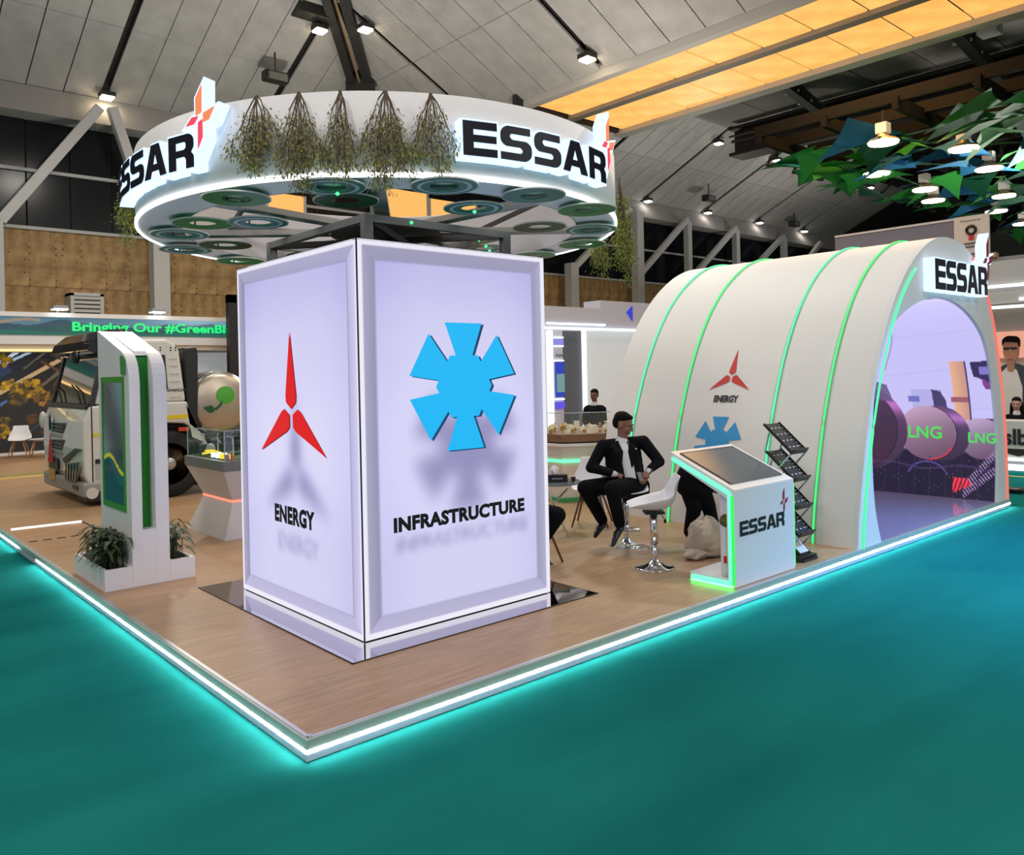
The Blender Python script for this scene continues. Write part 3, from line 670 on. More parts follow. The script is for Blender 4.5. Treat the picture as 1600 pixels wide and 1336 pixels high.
# trusses that carry the ring, standing on the cube
M_TR = mat('grey_box_section', (.33, .34, .36), .45, .2); M_TRD = mat('dark_box_section', (.06, .06, .065), .5, .3); M_BEAMG = mat('grey_flat_beam', (.40, .375, .36), .6)
fx0, fx1, fy0, fy1, fz0, fz1 = 2.81, 4.0, 4.58, 5.98, 2.59, 2.80
fr = thing('cube_top_frame', 'grey steel box frame between the video cube and the white ring', 'frame', ((fx0 + fx1) / 2, (fy0 + fy1) / 2, 2.59))
for x in (fx0, fx1):
    for y in (fy0, fy1): part('post', box(x - .03, x + .03, y - .03, y + .03, fz0, fz1), M_TR, fr)
for y in (fy0, fy1): part('rail', box(fx0, fx1, y - .025, y + .025, fz1 - .05, fz1), M_TR, fr)
for x in (fx0, fx1): part('rail', box(x - .025, x + .025, fy0, fy1, fz1 - .05, fz1), M_TR, fr)
part('brace', bar((fx0, fy0, fz1 - .03), (fx1, fy1, fz1 - .03), .045), M_TRD, fr); part('brace', bar((fx1, fy0, fz1 - .03), (fx0, fy1, fz1 - .03), .045), M_TRD, fr)
part('brace', bar((fx0 + .05, fy0, fz1 - .05), (fx0 + .4, fy0 + .05, fz0 + .02), .04), M_TRD, fr)
for a in range(0, 360, 45):
    c, s = math.cos(math.radians(a + 10)), math.sin(math.radians(a + 10))
    rpart('spoke', bar((c * .3, s * .3, .03), (c * (RIN - .01), s * (RIN - .01), .03), .10, .04), M_BEAMG)
rpart('hub', lathe([(.42, 0), (.42, .05)], (0, 0, .005), 24), M_BEAMG)
for a in (10, 100, 190, 280):
    c, s = math.cos(math.radians(a + 20)), math.sin(math.radians(a + 20)); rpart('cross_tie', bar((c * 1.42, s * 1.42, .2), (-s * 1.42, c * 1.42, .2), .03), M_TRD)
# green discs under the ring
M_DG = mat('disc_green', rgb(30, 125, 65), .4, spec=.12); M_DGD = mat('disc_deep_green', rgb(14, 78, 45), .4, spec=.12); M_DT = mat('disc_teal', rgb(30, 118, 100), .4, spec=.12); M_DP = mat('disc_pale_band', rgb(165, 190, 195), .4)
DL = [(-156.4, 1.566, 0), (-133.7, 1.617, 1), (-133.5, 1.285, 2), (-111.3, 1.656, 1), (-95.2, 1.2, 1), (-90.6, 1.66, 3), (-70.6, 1.66, 0), (-55.5, 1.19, 2), (-46.4, 1.545, 1), (173.8, 1.35, 0), (-175.8, 1.06, 1), (156.2, 1.462, 1), (133.5, 1.59, 1), (138.5, 1.23, 2), (-5.5, .9, 1), (-1.7, 1.48, 0), (100.4, .92, 2), (-24, 1.6, 0), (60, 1.3, 1), (35, 1.6, 0), (85, 1.55, 2), (110, 1.55, 0)]
def annulus(r0, r1, z0, z1, n=36): return hoop(r0, r1, z0, z1, n)
d_me = {}
for k, m in enumerate((M_DG, M_DT, M_DGD, M_DT)): d_me[k] = mesh_of('disc', annulus(.085, .19, 0, .008), m)
d_band = mesh_of('printed_band', annulus(.135, .158, -.002, 0), M_DP); d_edge = mesh_of('disc_edge', annulus(.19, .197, 0, .008), mat('disc_white_edge', (.6, .63, .6), .4))
for a, r, k in DL:
    o = link('disc', d_me[k], ring, True); o.location = (r * math.cos(math.radians(a)), r * math.sin(math.radians(a)), -.03)
    e = link('disc_edge', d_edge, o, True)
    if k == 1: link('printed_band', d_band, o, True)
    rd = part('hanger', bar((0, .14, .0), (0, .14, .05), .01), M_TRD, o, local=True)
M_SPARK = glow('green_laser_spot', (.05, 1, .2), 3)
for a, r in ((-133, 1.55), (-110, .75), (-95, 1.2), (-8, .92), (-40, .7), (-130, .6), (-20, .8)):
    rpart('indicator_light', lathe([(.0, -.012), (.014, 0), (.0, .012)], (r * math.cos(math.radians(a)), r * math.sin(math.radians(a)), -.05), 8), M_SPARK)
# lit lettering
M_HALO = glow('letter_return_glow', (.50, .72, 1), 1.7); M_FACE = mat('letter_face_navy', (.006, .006, .016), .35, spec=.2); M_SO = glow('star_orange', (1, .27, .10), .95); M_SR = glow('star_red', (.95, .06, .12), .95)
def sign_letter(par, ch, org, ux, uy, un, h, depth, wscale=1., local=True, halo=None, grow=.012):
    sp, w = LET[ch]; sp = [[(x * h * wscale, y * h) for x, y in s] for s in sp]
    V, Fc = curve_mesh(sp, depth / 2, grow); body = put(([(x, y, z + depth / 2) for x, y, z in V], Fc), org, ux, uy, un)
    o = part('letter_' + ch.lower(), body, halo or M_HALO, par, local=local, label='glowing letter %s' % ch)
    V, Fc = curve_mesh(sp, .004, 0); part('letter_face', put(([(x, y, z + depth + .002) for x, y, z in V], Fc), org, ux, uy, un), M_FACE, o, local=local)
    return w * h * wscale
def sign_star(par, org, ux, uy, un, h, depth, local=True, faces=(None, None)):
    for p, c in STAR:
        sp = [[(x * h, y * h) for x, y in p]]
        V, Fc = curve_mesh(sp, depth / 2, .014); o = part('star_ray', put(([(x, y, z + depth / 2) for x, y, z in V], Fc), org, ux, uy, un), M_HALO, par, local=local, label='lit star ray')
        V, Fc = curve_mesh(sp, .004, 0); part('ray_face', put(([(x, y, z + depth + .002) for x, y, z in V], Fc), org, ux, uy, un), (faces[0] or M_SO) if c == 'o' else (faces[1] or M_SR), o, local=local)
def ring_sign(a_start, step, star_ang):
    r = RR + .004; dep = .085
    for i, ch in enumerate('ESSAR'):
        a = math.radians(a_start + sum(step[:i]) + step[i] / 2); er = Vector((math.cos(a), math.sin(a), 0)); et = Vector((-math.sin(a), math.cos(a), 0))
        w = LET[ch][1] * .195 * 1.06
        sign_letter(ring, ch, er * r - et * (w / 2) + Vector((0, 0, .108)), et, Vector((0, 0, 1)), er, .195, dep, 1.06)
    a = math.radians(star_ang); er = Vector((math.cos(a), math.sin(a), 0)); et = Vector((-math.sin(a), math.cos(a), 0))
    sign_star(ring, er * r + Vector((0, 0, .375)), et, Vector((0, 0, 1)), er, .235, dep)
ring_sign(-109.6, [7.2, 7.3, 7.3, 7.9, 7.9], -70.5)
ring_sign(-195.2, [7.2, 7.3, 7.3, 7.9, 7.9], -156.6)

# ---- dried bunches hung on the ring
M_TWIG = mat('dry_twig', (.12, .085, .055), .8); M_LEAFS = [mat('dry_leaf_olive', (.22, .20, .075), .8), mat('dry_leaf_green', (.14, .15, .045), .8), mat('dry_leaf_brown', (.27, .19, .08), .8), mat('leaf_lime', (.34, .38, .05), .7)]
def leaf_quad(V, Fc, p, d, s, w):
    d = Vector(d).normalized(); u = d.cross(Vector((random.uniform(-1, 1), random.uniform(-1, 1), random.uniform(-1, 1)))).normalized() * w
    b = len(V); V += [tuple(p), tuple(p + d * s * .5 + u), tuple(p + d * s), tuple(p + d * s * .5 - u)]; Fc.append((b, b + 1, b + 2, b + 3))
def bunch(label, ang, length, width, seed, stems=9, leaves=170, lime=False, rr=RR + .05, ztop=RH + .02, r_in=0.05):
    random.seed(seed)
    a = math.radians(ang); top = Vector((RC.x + rr * math.cos(a), RC.y + rr * math.sin(a), RC.z + ztop + .024 * 0))
    er = Vector((math.cos(a), math.sin(a), 0)); et = Vector((-math.sin(a), math.cos(a), 0))
    t = thing('dried_plant_bunch', label, 'hanging plant', top, 'dried bunches on the white ring')
    gs = []; fol = [([], []) for _ in M_LEAFS]
    for s in range(stems):
        sp = (s / (stems - 1) - .5) * 2 + random.uniform(-.12, .12); L = length * (1 - .28 * abs(sp) + random.uniform(-.15, .1)); out = random.uniform(.0, .07)
        pts = []
        for k in range(8):
            f = k / 7; pts.append(top + et * (sp * width * f ** .8 + .008 * random.uniform(-1, 1)) + er * (r_in * 0 + out * f) - Vector((0, 0, L * f)))
        gs.append(tube(pts, [.0045 - .003 * k / 7 for k in range(8)], 4))
        for q in range(leaves):
            f = random.random() ** .6 * .82 + .18; i = min(int(f * 7), 6); p = pts[i].lerp(pts[i + 1], f * 7 - i)
            tw = et * random.gauss(0, width * .17) + er * (random.gauss(0, .03)) - Vector((0, 0, random.random() * .05)); p2 = p + tw
            if (p2 - RC).xy.length < RR + .006 and p2.z > RC.z: p2 = p2 + er * .05
            mi = (0, 0, 1, 2)[random.randrange(4)] if not lime else (1, 3, 3, 0)[random.randrange(4)]
            if f > .8 and not lime and random.random() < .25: mi = 3
            leaf_quad(*fol[mi], p2, tw + Vector((0, 0, -.04)), random.uniform(.012, .032), random.uniform(.002, .0055))
            if random.random() < .2: gs.append(([tuple(p), tuple(p2), tuple(p2 + et * .002), tuple(p + et * .002)], [(0, 1, 2, 3)]))
    part('stems', join(*gs), M_TWIG, t)
    for m, (V, Fc) in zip(M_LEAFS, fol):
        if V:
            o = part('foliage', (V, Fc), m, t); o['kind'] = 'stuff'
bunch('leftmost dried olive bunch on the ring front, next to the star', -145.6, .40, .12, 1)
bunch('second dried bunch from the left on the ring front', -137.6, .52, .13, 2, 10, 190)
bunch('third dried bunch from the left, narrow with a bent twig', -130.4, .50, .085, 3, 8, 150)
bunch('fourth dried bunch from the left, the fullest on the ring front', -122.6, .53, .13, 4, 11, 200)
bunch('fifth dried bunch, right beside the letter E', -114.6, .44, .13, 5, 9, 150)
bunch('long lime-tipped hanging plant on the right rim of the ring', -30, .80, .11, 6, 12, 330, True, rr=RR + .13)
bunch('long green hanging plant on the far right rim behind the ring', -16, .72, .10, 8, 9, 240, True, rr=RR + .12)
bunch('small green plant hanging behind the left rim of the ring', 152, .55, .10, 7, 7, 220, True)
# ================================================================== TUNNEL
TX0, TX1, TY0, TY1 = 7.09, 10.93, 3.425, 6.56
outer_pts = [(7.09, .1), (7.12, .35), (7.20, .70), (7.29, 1.05), (7.385, 1.34), (7.576, 1.81), (7.87, 2.295), (8.171, 2.62), (8.45, 2.83), (8.72, 2.98), (9.05, 3.085), (9.4, 3.10), (9.75, 3.05), (10.08, 2.90), (10.30, 2.70), (10.47, 2.466), (10.62, 2.15), (10.74, 1.80), (10.84, 1.42), (10.91, 1.02), (10.94, .60), (10.95, .1)]
inner_pts = [(7.56, .1), (7.46, .35), (7.415, .64), (7.41, .95), (7.43, 1.25), (7.49, 1.5), (7.58, 1.72), (7.76, 2.05), (8.0, 2.19), (8.25, 2.30), (8.55, 2.39), (8.9, 2.44), (9.25, 2.44), (9.55, 2.39), (9.87, 2.29), (10.19, 2.12), (10.33, 1.97), (10.43, 1.80), (10.53, 1.50), (10.60, 1.20), (10.65, .80), (10.65, .50), (10.60, .1)]
def resample(pts, n):
    P = np.array(pts); 
    for _ in range(3):        # soften the corners
        Q = [P[0]]
        for a, b in zip(P[:-1], P[1:]): Q += [a * .75 + b * .25, a * .25 + b * .75]
        Q.append(P[-1]); P = np.array(Q)
    d = np.r_[0, np.cumsum(np.hypot(*np.diff(P, axis=0).T))]; t = np.linspace(0, d[-1], n)
    return np.stack([np.interp(t, d, P[:, 0]), np.interp(t, d, P[:, 1])], 1)
NO = 81
OUT = resample(outer_pts, NO); INN = resample(inner_pts, NO)
tun = thing('exhibit_tunnel', 'big white arched tunnel with green light lines and a video lining', 'tunnel', (9.0, 5.0, .1))
M_TUN = mat('tunnel_white', (.74, .73, .71), .55, noise=.02, nscale=1.5)
ysec = np.linspace(TY0 + .05, TY1, 12)
V = [(x, y, z) for y in ysec for x, z in OUT]; Fc = [(j * NO + i, j * NO + i + 1, (j + 1) * NO + i + 1, (j + 1) * NO + i) for j in range(len(ysec) - 1) for i in range(NO - 1)]
part('shell', (V, Fc), M_TUN, tun, smooth=True)
# front face between the outer and inner arch
V = [(x, TY0, z) for x, z in OUT] + [(x, TY0, z) for x, z in INN]; Fc = [(i, i + 1, NO + i + 1, NO + i) for i in range(NO - 1)]
V += [(x, TY0 + .05, z) for x, z in OUT] + [(x, TY0 + .10, z) for x, z in INN]
Fc += [(i, i + 1, 2 * NO + i + 1, 2 * NO + i) for i in range(NO - 1)] + [(NO + i, NO + i + 1, 3 * NO + i + 1, 3 * NO + i) for i in range(NO - 1)] + [(0, NO, 3 * NO, 2 * NO), (NO - 1, 2 * NO - 1, 4 * NO - 1, 3 * NO - 1)]
part('front_arch', (V, Fc), mat('tunnel_front_white', (.70, .70, .70), .55, noise=.02, nscale=1.5), tun)
V = [(x, TY1, z) for x, z in OUT] + [(x, TY1, .1) for x, z in OUT]; part('back_wall', (V, [(i, i + 1, NO + i + 1, NO + i) for i in range(NO - 1)]), M_TUN, tun)
part('tunnel_floor', box(7.42, 10.66, TY0 + .02, TY1 - .02, .1, .104), mat('glossy_purple_grey_floor', (.30, .26, .36), .10, 0, spec=.8, noise=.1), tun)
# green light lines over the shell
def strip_path(y, k0, k1, lift=.012):
    pts = []
    for i in range(k0, k1):
        a = OUT[max(i - 1, 0)]; b = OUT[min(i + 1, NO - 1)]; n = np.array([-(b[1] - a[1]), b[0] - a[0]]); n /= np.linalg.norm(n)
        pts.append((OUT[i][0] + n[0] * lift, y, OUT[i][1] + n[1] * lift))
    return pts
for k, y in enumerate((3.85, 4.40, 5.52, 6.17)):
    part('led_line', tube(strip_path(y, 0, 46), .010, 6), M_LEDG if k % 2 == 0 else M_LEDC, tun, smooth=True, label='green light line over the shell')
    part('led_channel', ribbon(strip_path(y, 0, 46, .003), (0, .045, 0), (0, 0, .004)), mat('led_channel_grey', (.35, .40, .37), .4), tun)
def front_line(k0, k1, m, inset=.085):
    pts = []
    for i in range(k0, k1):
        a = OUT[max(i - 1, 0)]; b = OUT[min(i + 1, NO - 1)]; n = np.array([-(b[1] - a[1]), b[0] - a[0]]); n /= np.linalg.norm(n)
        pts.append((OUT[i][0] - n[0] * inset, TY0 - .012, OUT[i][1] - n[1] * inset))
    return tube(pts, .011, 6)
part('led_line', front_line(0, 32, M_LEDC), M_LEDC, tun, smooth=True, label='mint light line on the left of the front arch')
part('led_line', front_line(48, NO, M_LEDC, .03), glow('coral_led', (.9, .16, .12), 1.1), tun, smooth=True, label='coral light line on the right of the front arch')
# video lining: the right wall and vault of the tunnel
i0 = 0
def shifted(P, d):
    T_ = np.gradient(P, axis=0); T_ /= np.linalg.norm(T_, axis=1)[:, None]
    return P + d * np.stack([-T_[:, 1], T_[:, 0]], 1)
LINE = shifted(INN, -.012)[::-1]
dl = np.r_[0, np.cumsum(np.hypot(*np.diff(LINE, axis=0).T))]; LH = float(dl[-1]); LW = 1.95
def bend(S, T):
    x = np.interp(T, dl, LINE[:, 0]); z = np.interp(T, dl, LINE[:, 1]); return np.stack([x, TY0 + .03 + S, z], -1)
def lng_picture(S, T):
    Y = TY0 + .03 + S; Z = T + .1
    c = np.ones(S.shape + (3,)) * np.array([.80, .775, .985])
    c = c * (1 - .10 * sstep(Z, 2.6, 4.5)[..., None])
    c -= .03 * (sstep(np.abs(((Z * 1.9 + Y * .2) % 1) - .5), .47, .5))[..., None]
    def ell(cy, cz, a, b): return ((Y - cy) / a) ** 2 + ((Z - cz) / b) ** 2
    def mixin(mask, col):
        m = np.clip(mask, 0, 1)[..., None]; return c * (1 - m) + np.asarray(col) * m
    def rect(a, b, z0, z1): return ((Y > a) & (Y < b) & (Z > z0) & (Z < z1)).astype(float)
    c = mixin(rect(4.0, 4.36, 1.15, 1.44) * .8, [.70, .68, .90])
    c = mixin(rect(4.27, 4.41, 1.28, 1.36), [.45, .45, .78])
    # truck mirror, post, equipment box
    c = mixin((inpoly(Y, Z, [(4.12, 1.44), (4.02, 1.42), (3.96, 1.30), (3.95, 1.14), (4.10, 1.14)])).astype(float), [.28, .24, .42])
    c = mixin(rect(3.70, 3.87, 1.05, 1.80), np.stack([.80 + .12 * sstep(Y, 3.7, 3.87), .60 + .1 * sstep(Y, 3.7, 3.87), .55 + 0 * Y], -1)); c = mixin(rect(3.70, 3.90, 1.28, 1.34), [.62, .36, .42]); c = mixin(rect(3.685, 3.705, 1.05, 1.80), [.30, .24, .42])
    c = mixin(inpoly(Y, Z, [(3.64, 1.78), (3.42, 1.80), (3.40, 1.46), (3.56, 1.58), (3.62, 1.60)]).astype(float), [.20, .17, .36]); c = mixin(rect(3.44, 3.55, 1.62, 1.72), [.52, .48, .78]); c = mixin(inpoly(Y, Z, [(3.53, 1.58), (3.43, 1.5), (3.43, 1.44), (3.5, 1.44), (3.53, 1.5)]).astype(float), [.52, .22, .58])
    # dark lower machinery
    low = 1 - sstep(Z, .62 + .03 * np.sin(Y * 9), .72 + .03 * np.sin(Y * 9)); c = mixin(low, [.10, .065, .17])
    # tank bodies, back to front
    def tank(cy, cz, r, tail, face, body, shade):
        nonlocal c
        for q in np.linspace(tail, 0, 24):
            e = ell(cy - q, cz - .02 * q, r * .98, r * 1.0) < 1
            g = np.clip((Z - cz) / r, -1, 1); hl = np.exp(-((g - .55) / .2) ** 2)
            col = np.array(body) * (0.55 + .5 * (g[..., None] + 1) / 2) + np.array([.35, .2, .35]) * hl[..., None]
            if int(q * 40) % 9 == 0: col = col * .55
            c = np.where(e[..., None], col, c)
        e = ell(cy, cz, r, r) ; f = e < 1
        g = ((Z - cz) / r + (Y - cy) / r * .35); col = np.array(face) * (.78 + .30 * g[..., None]) + np.array([.10, .02, .06]) * np.clip(-g, 0, 1)[..., None]
        c = np.where(f[..., None], col, c)
        rim = (e > .93) & (e < 1) & (Z < cz - r * .5) & (Y < cy); c = np.where(rim[..., None], np.array(shade), c)
    tank(3.59, .84, .25, .10, [.70, .60, .74], [.34, .26, .42], [.45, .25, .45])
    tank(4.21, .89, .34, .16, [.72, .58, .70], [.38, .27, .44], [.95, .20, .22])
    # near tank on the left edge
    tank(5.13, .93, .55, .14, [.34, .24, .36], [.42, .28, .44], [.25, .12, .2])
    c = mixin(inpoly(Y, Z, [(4.95, 1.75), (4.80, 1.55), (4.66, 1.50), (4.60, 1.28), (4.8, 1.3), (4.95, 1.4)]).astype(float) * .9, [.42, .34, .52])
    # tyre arch, hoses and tail lamp
    c = mixin((ell(4.22, .30, .26, .24) < 1).astype(float), [.07, .05, .15]); r_ = ell(4.22, .30, .26, .24); c = mixin(((r_ > .82) & (r_ < .98) & (Z > .38)).astype(float), [.34, .27, .55])
    for cyy, sl in ((3.72, 1.2), (3.60, .9)):
        u = (Y - cyy); hose = (np.abs(Z - (.34 - u * sl)) < .055) & (Y > 3.42) & (Y < 3.80)
        c = mixin(hose * (np.sin((Y * .8 - Z * .6) * 190) > .2), [.62, .52, .70])
    c = mixin(inpoly(Y, Z, [(3.92, .36), (3.76, .35), (3.70, .28), (3.92, .16)]).astype(float), [1., .22, .30]); c = mixin(inpoly(Y, Z, [(3.92, .36), (3.76, .35), (3.70, .28), (3.92, .16)]) * (np.sin(Y * 140 + Z * 40) > .4), [.35, .02, .12])
    c = mixin((Z < .60) * (np.sin(Y * 71) * np.sin(Z * 93 + Y * 20) > .985), [.45, .4, .6])
    c = mixin((Z < .60) * (np.abs(np.sin(Y * 17 + 1)) < .12) * .6, [.20, .15, .30]); c = mixin((np.abs(Z - .47 - .03 * np.sin(Y * 7)) < .012) * .7, [.30, .22, .40])
    hz = (np.abs(Y - (4.72 - (Z - 1.4) * .32 + .03 * np.sin(Z * 5))) < .006) & (Z > 1.7) & (Z < 2.35); c = mixin(hz * .7, [.45, .4, .6])
    return c
picture('video_lining', lng_picture, None, None, None, LW, LH, 300, 620, picture_mat('tunnel_video', .95, .03, .3), tun, bend)
for s, w, (y, z), hgt in (('LNG', .40, (4.42, .82), .155), ('LNG', .30, (3.72, .79), .125)):
    part('lettering', flat(text_mesh(s, w, hgt, .02), (10.575, y, z), (0, -1, 0), (0, 0, 1), .004), glow('screen_green', rgb(70, 220, 80), 1.0), tun, label='green lettering LNG on the video')
part('lining_rear', ([(x, y, z) for y in (TY0 + .03 + LW, TY1 - .03) for x, z in shifted(INN, -.012)], [(i, i + 1, NO + i + 1, NO + i) for i in range(NO - 1)]), glow('lining_lavender', (.60, .56, .96), .95), tun)
part('lining_back', ([(x, y, z) for y in (TY0 + .11, TY1 - .01) for x, z in shifted(INN, .02)], [(i, i + 1, NO + i + 1, NO + i) for i in range(NO - 1)]), M_BLACK, tun)
# lit name on the front arch
ux = Vector((1, 0, 0)); un = Vector((0, -1, 0)); x = 8.63; base = Vector((0, TY0 - .004, 2.50))
M_HALO2 = glow('arch_letter_glow', (.55, .76, 1), 1.5)
for ch in 'ESSAR':
    w = sign_letter(tun, ch, Vector((x, base.y, base.z)), ux, Vector((0, 0, 1)), un, .31, .11, .83, local=False, halo=M_HALO2, grow=.014); x += w + .022
sign_star(tun, Vector((x + .02, base.y, 2.50 + .40)), ux, Vector((0, 0, 1)), un, .34, .11, False, (mat('star_ruby', (.30, .02, .05), .3), mat('star_ruby', (.30, .02, .05), .3)))
# printed logos on the curved side wall
def on_shell(geo, y_c, z_c, lift=.006):
    zz = OUT[:30, 1]; xx = OUT[:30, 0]; V = []
    for px, py, pz in geo[0]:
        z = z_c + py; V.append((float(np.interp(z, zz, xx)) - lift, y_c - px, z))
    return V, geo[1]
def dense(poly, n=5):
    out = []
    for a, b in zip(poly, poly[1:] + poly[:1]): out += [(a[0] + (b[0] - a[0]) * k / n, a[1] + (b[1] - a[1]) * k / n) for k in range(n)]
    return out
M_PR = mat('print_red', rgb(196, 40, 34), .5); M_PB = mat('print_blue', rgb(48, 150, 210), .5); M_PK = mat('print_black', (.012, .012, .014), .5)
for p in energy_polys(.29): part('turbine_print', on_shell(fan(p), 4.97, 1.66), M_PR, tun, label='red')
part('caption', on_shell(text_mesh('ENERGY', .30, .075, .05), 5.13, 1.385), M_PK, tun, label='black lettering ENERGY')
for p in infra_polys(.27): part('gear_print', on_shell(fan(p), 5.0, .965), M_PB, tun, label='blue')
part('caption', on_shell(text_mesh('INFRASTRUCTURE', .62, .07, .05), 5.385, .615), M_PK, tun, label='black lettering INFRASTRUCTURE')

# ================================================================== TOUCH DESK
dk = thing('touch_desk', 'white sloping touch-screen desk with green light edges at the stand edge', 'kiosk', (5.68, 3.7, .1))
prof = [(3.475, .10), (3.89, .10), (3.89, .165), (3.545, .165), (3.545, .765), (4.06, 1.02), (4.06, 1.085), (3.475, .83)]
DX0, DX1 = 5.25, 6.11
part('body', prism(prof, 'x', DX0, DX1), mat('desk_white', (.74, .75, .77), .45), dk, bevel=.006)
part('top_sheet', ([(DX0 + .002, 3.475, .833), (DX1 - .002, 3.475, .833), (DX1 - .002, 4.06, 1.088), (DX0 + .002, 4.06, 1.088)], [(0, 1, 2, 3)]), mat('desk_top_cream', (.78, .72, .66), .4), dk)
dn = Vector((0, -.255, .585)).normalized(); ds = Vector((0, .585, .255)).normalized()
o3 = Vector((DX0 + .075, 3.475, .833)) + ds * .075 + dn * .004
part('touch_screen', put(box(0, DX1 - DX0 - .15, 0, .50, 0, .006), o3, (1, 0, 0), ds, dn), mat('screen_glass_dark', (.04, .044, .048), .22, spec=.10, emit=(.30, .32, .33), es=.22), dk)
part('screen_bezel', put(join(box(-.012, DX1 - DX0 - .138, .50, .512, 0, .007), box(-.012, 0, 0, .5, 0, .007), box(DX1 - DX0 - .15, DX1 - DX0 - .138, 0, .5, 0, .007)), o3, (1, 0, 0), ds, dn), M_BLACK, dk)
M_MINT = glow('desk_led_mint', (.14, .9, .5), 1.5); M_GRN = glow('desk_led_green', (.01, .95, .06), 1.4)
for xs, sgn in ((DX0 - .006, -1), (DX1 + .006, 1)):
    part('led_line', tube([(xs, 4.03, 1.035), (xs, 3.515, .81), (xs, 3.51, .80), (xs, 3.51, .14), (xs, 3.52, .13), (xs, 3.86, .13)], .016, 6), M_MINT, dk); part('led_line', tube([(xs, 3.487, .79), (xs, 3.487, .125)], .011, 6), M_GRN, dk)
part('under_glow', box(DX0 + .01, DX0 + .04, 3.5, 3.87, .1005, .1015), M_GRN, dk); part('under_glow', box(DX0 - .012, DX0 - .006, 3.50, 3.87, .1008, .112), glow('under_glow_green', (.02, 1, .04), 30), dk)
part('inner_panel', box(5.33, 6.05, 3.545, 3.655, .165, .775), mat('inner_panel_lilac', (.74, .70, .74), .5), dk)
x = 0.; o = Vector((5.315, 3.474, .478))
for ch in 'ESSAR':
    sp, w = LET[ch]; V, Fc = curve_mesh([[(a * .115, b * .112) for a, b in s] for s in sp]); part('lettering', flat((V, Fc), o + Vector((x, 0, 0)), (1, 0, 0), (0, 0, 1), .003), M_PK, dk, label='black letter %s' % ch); x += w * .115 + .008
for p, c in STAR: part('logo_ray', flat(fan([(a * .14, b * .14) for a, b in p]), (5.95, 3.474, .67), (1, 0, 0), (0, 0, 1), .003), mat('print_maroon', rgb(150, 20, 60), .5), dk)
# things inside the desk
t = thing('vase_with_flower', 'white vase with a dark gold flower head on the desk base', 'vase', (5.29, 3.585, .165))
part('vase', lathe([(.025, 0), (.032, .04), (.028, .2), (.016, .36), (.018, .38)], (5.29, 3.585, .165), 14), mat('ceramic_white', (.72, .70, .70), .3), t, smooth=True)
part('flower_head', lathe([(.004, -.05), (.035, -.03), (.045, 0), (.03, .035), (.004, .05)], (5.29, 3.585, .59), 9), mat('dry_flower_gold', (.10, .07, .01), .7, noise=.8, nscale=60), t); part('motif', cbox((5.262, 3.571, .30), (.012, .02, .05)), mat('motif_red', rgb(200, 25, 30), .5), t)
# crumpled cloth bag on the stand floor
def lump(name, m, c, s, seed, n=18, par=None, flat_b=True, amp=.35):
    rr = random.Random(seed); V = []; nh = 9; ph = [rr.uniform(0, 6.28) for _ in range(6)]
    for j in range(nh):
        e = -math.pi / 2 + math.pi * (j + .5) / nh
        for k in range(n):
            a = 2 * math.pi * k / n; r = math.cos(e) * (1 + amp * .5 * math.sin(3 * a + ph[0] + e * 2) + amp * .4 * math.sin(5 * a + ph[1] - e * 3))
            z = math.sin(e) * (1 + amp * .3 * math.sin(4 * a + ph[2])); V.append((c[0] + s[0] * r * math.cos(a), c[1] + s[1] * r * math.sin(a), max(c[2], c[2] + s[2] * (z + .8) / 1.8)))
    Fc = [(j * n + k, j * n + (k + 1) % n, (j + 1) * n + (k + 1) % n, (j + 1) * n + k) for j in range(nh - 1) for k in range(n)] + [tuple(range(n))[::-1], tuple(range((nh - 1) * n, nh * n))]
    return part(name, (V, Fc), m, par, smooth=False)
t = thing('cloth_bag', 'crumpled beige cloth bag lying beside the touch desk', 'bag', (5.95, 4.28, .1))
lump('bag_body', mat('beige_canvas', (.52, .45, .36), .9), (6.0, 4.28, .1), (.17, .13, .34), 4, par=t); lump('bag_fold', mat('beige_canvas', (.52, .45, .36), .9), (5.86, 4.27, .1), (.12, .10, .09), 6, par=t)
part('drawstring', tube([(5.74, 4.30, .15), (5.84, 4.22, .13), (5.95, 4.15, .115), (6.03, 4.13, .112)], .008, 5), M_BLACK, t)

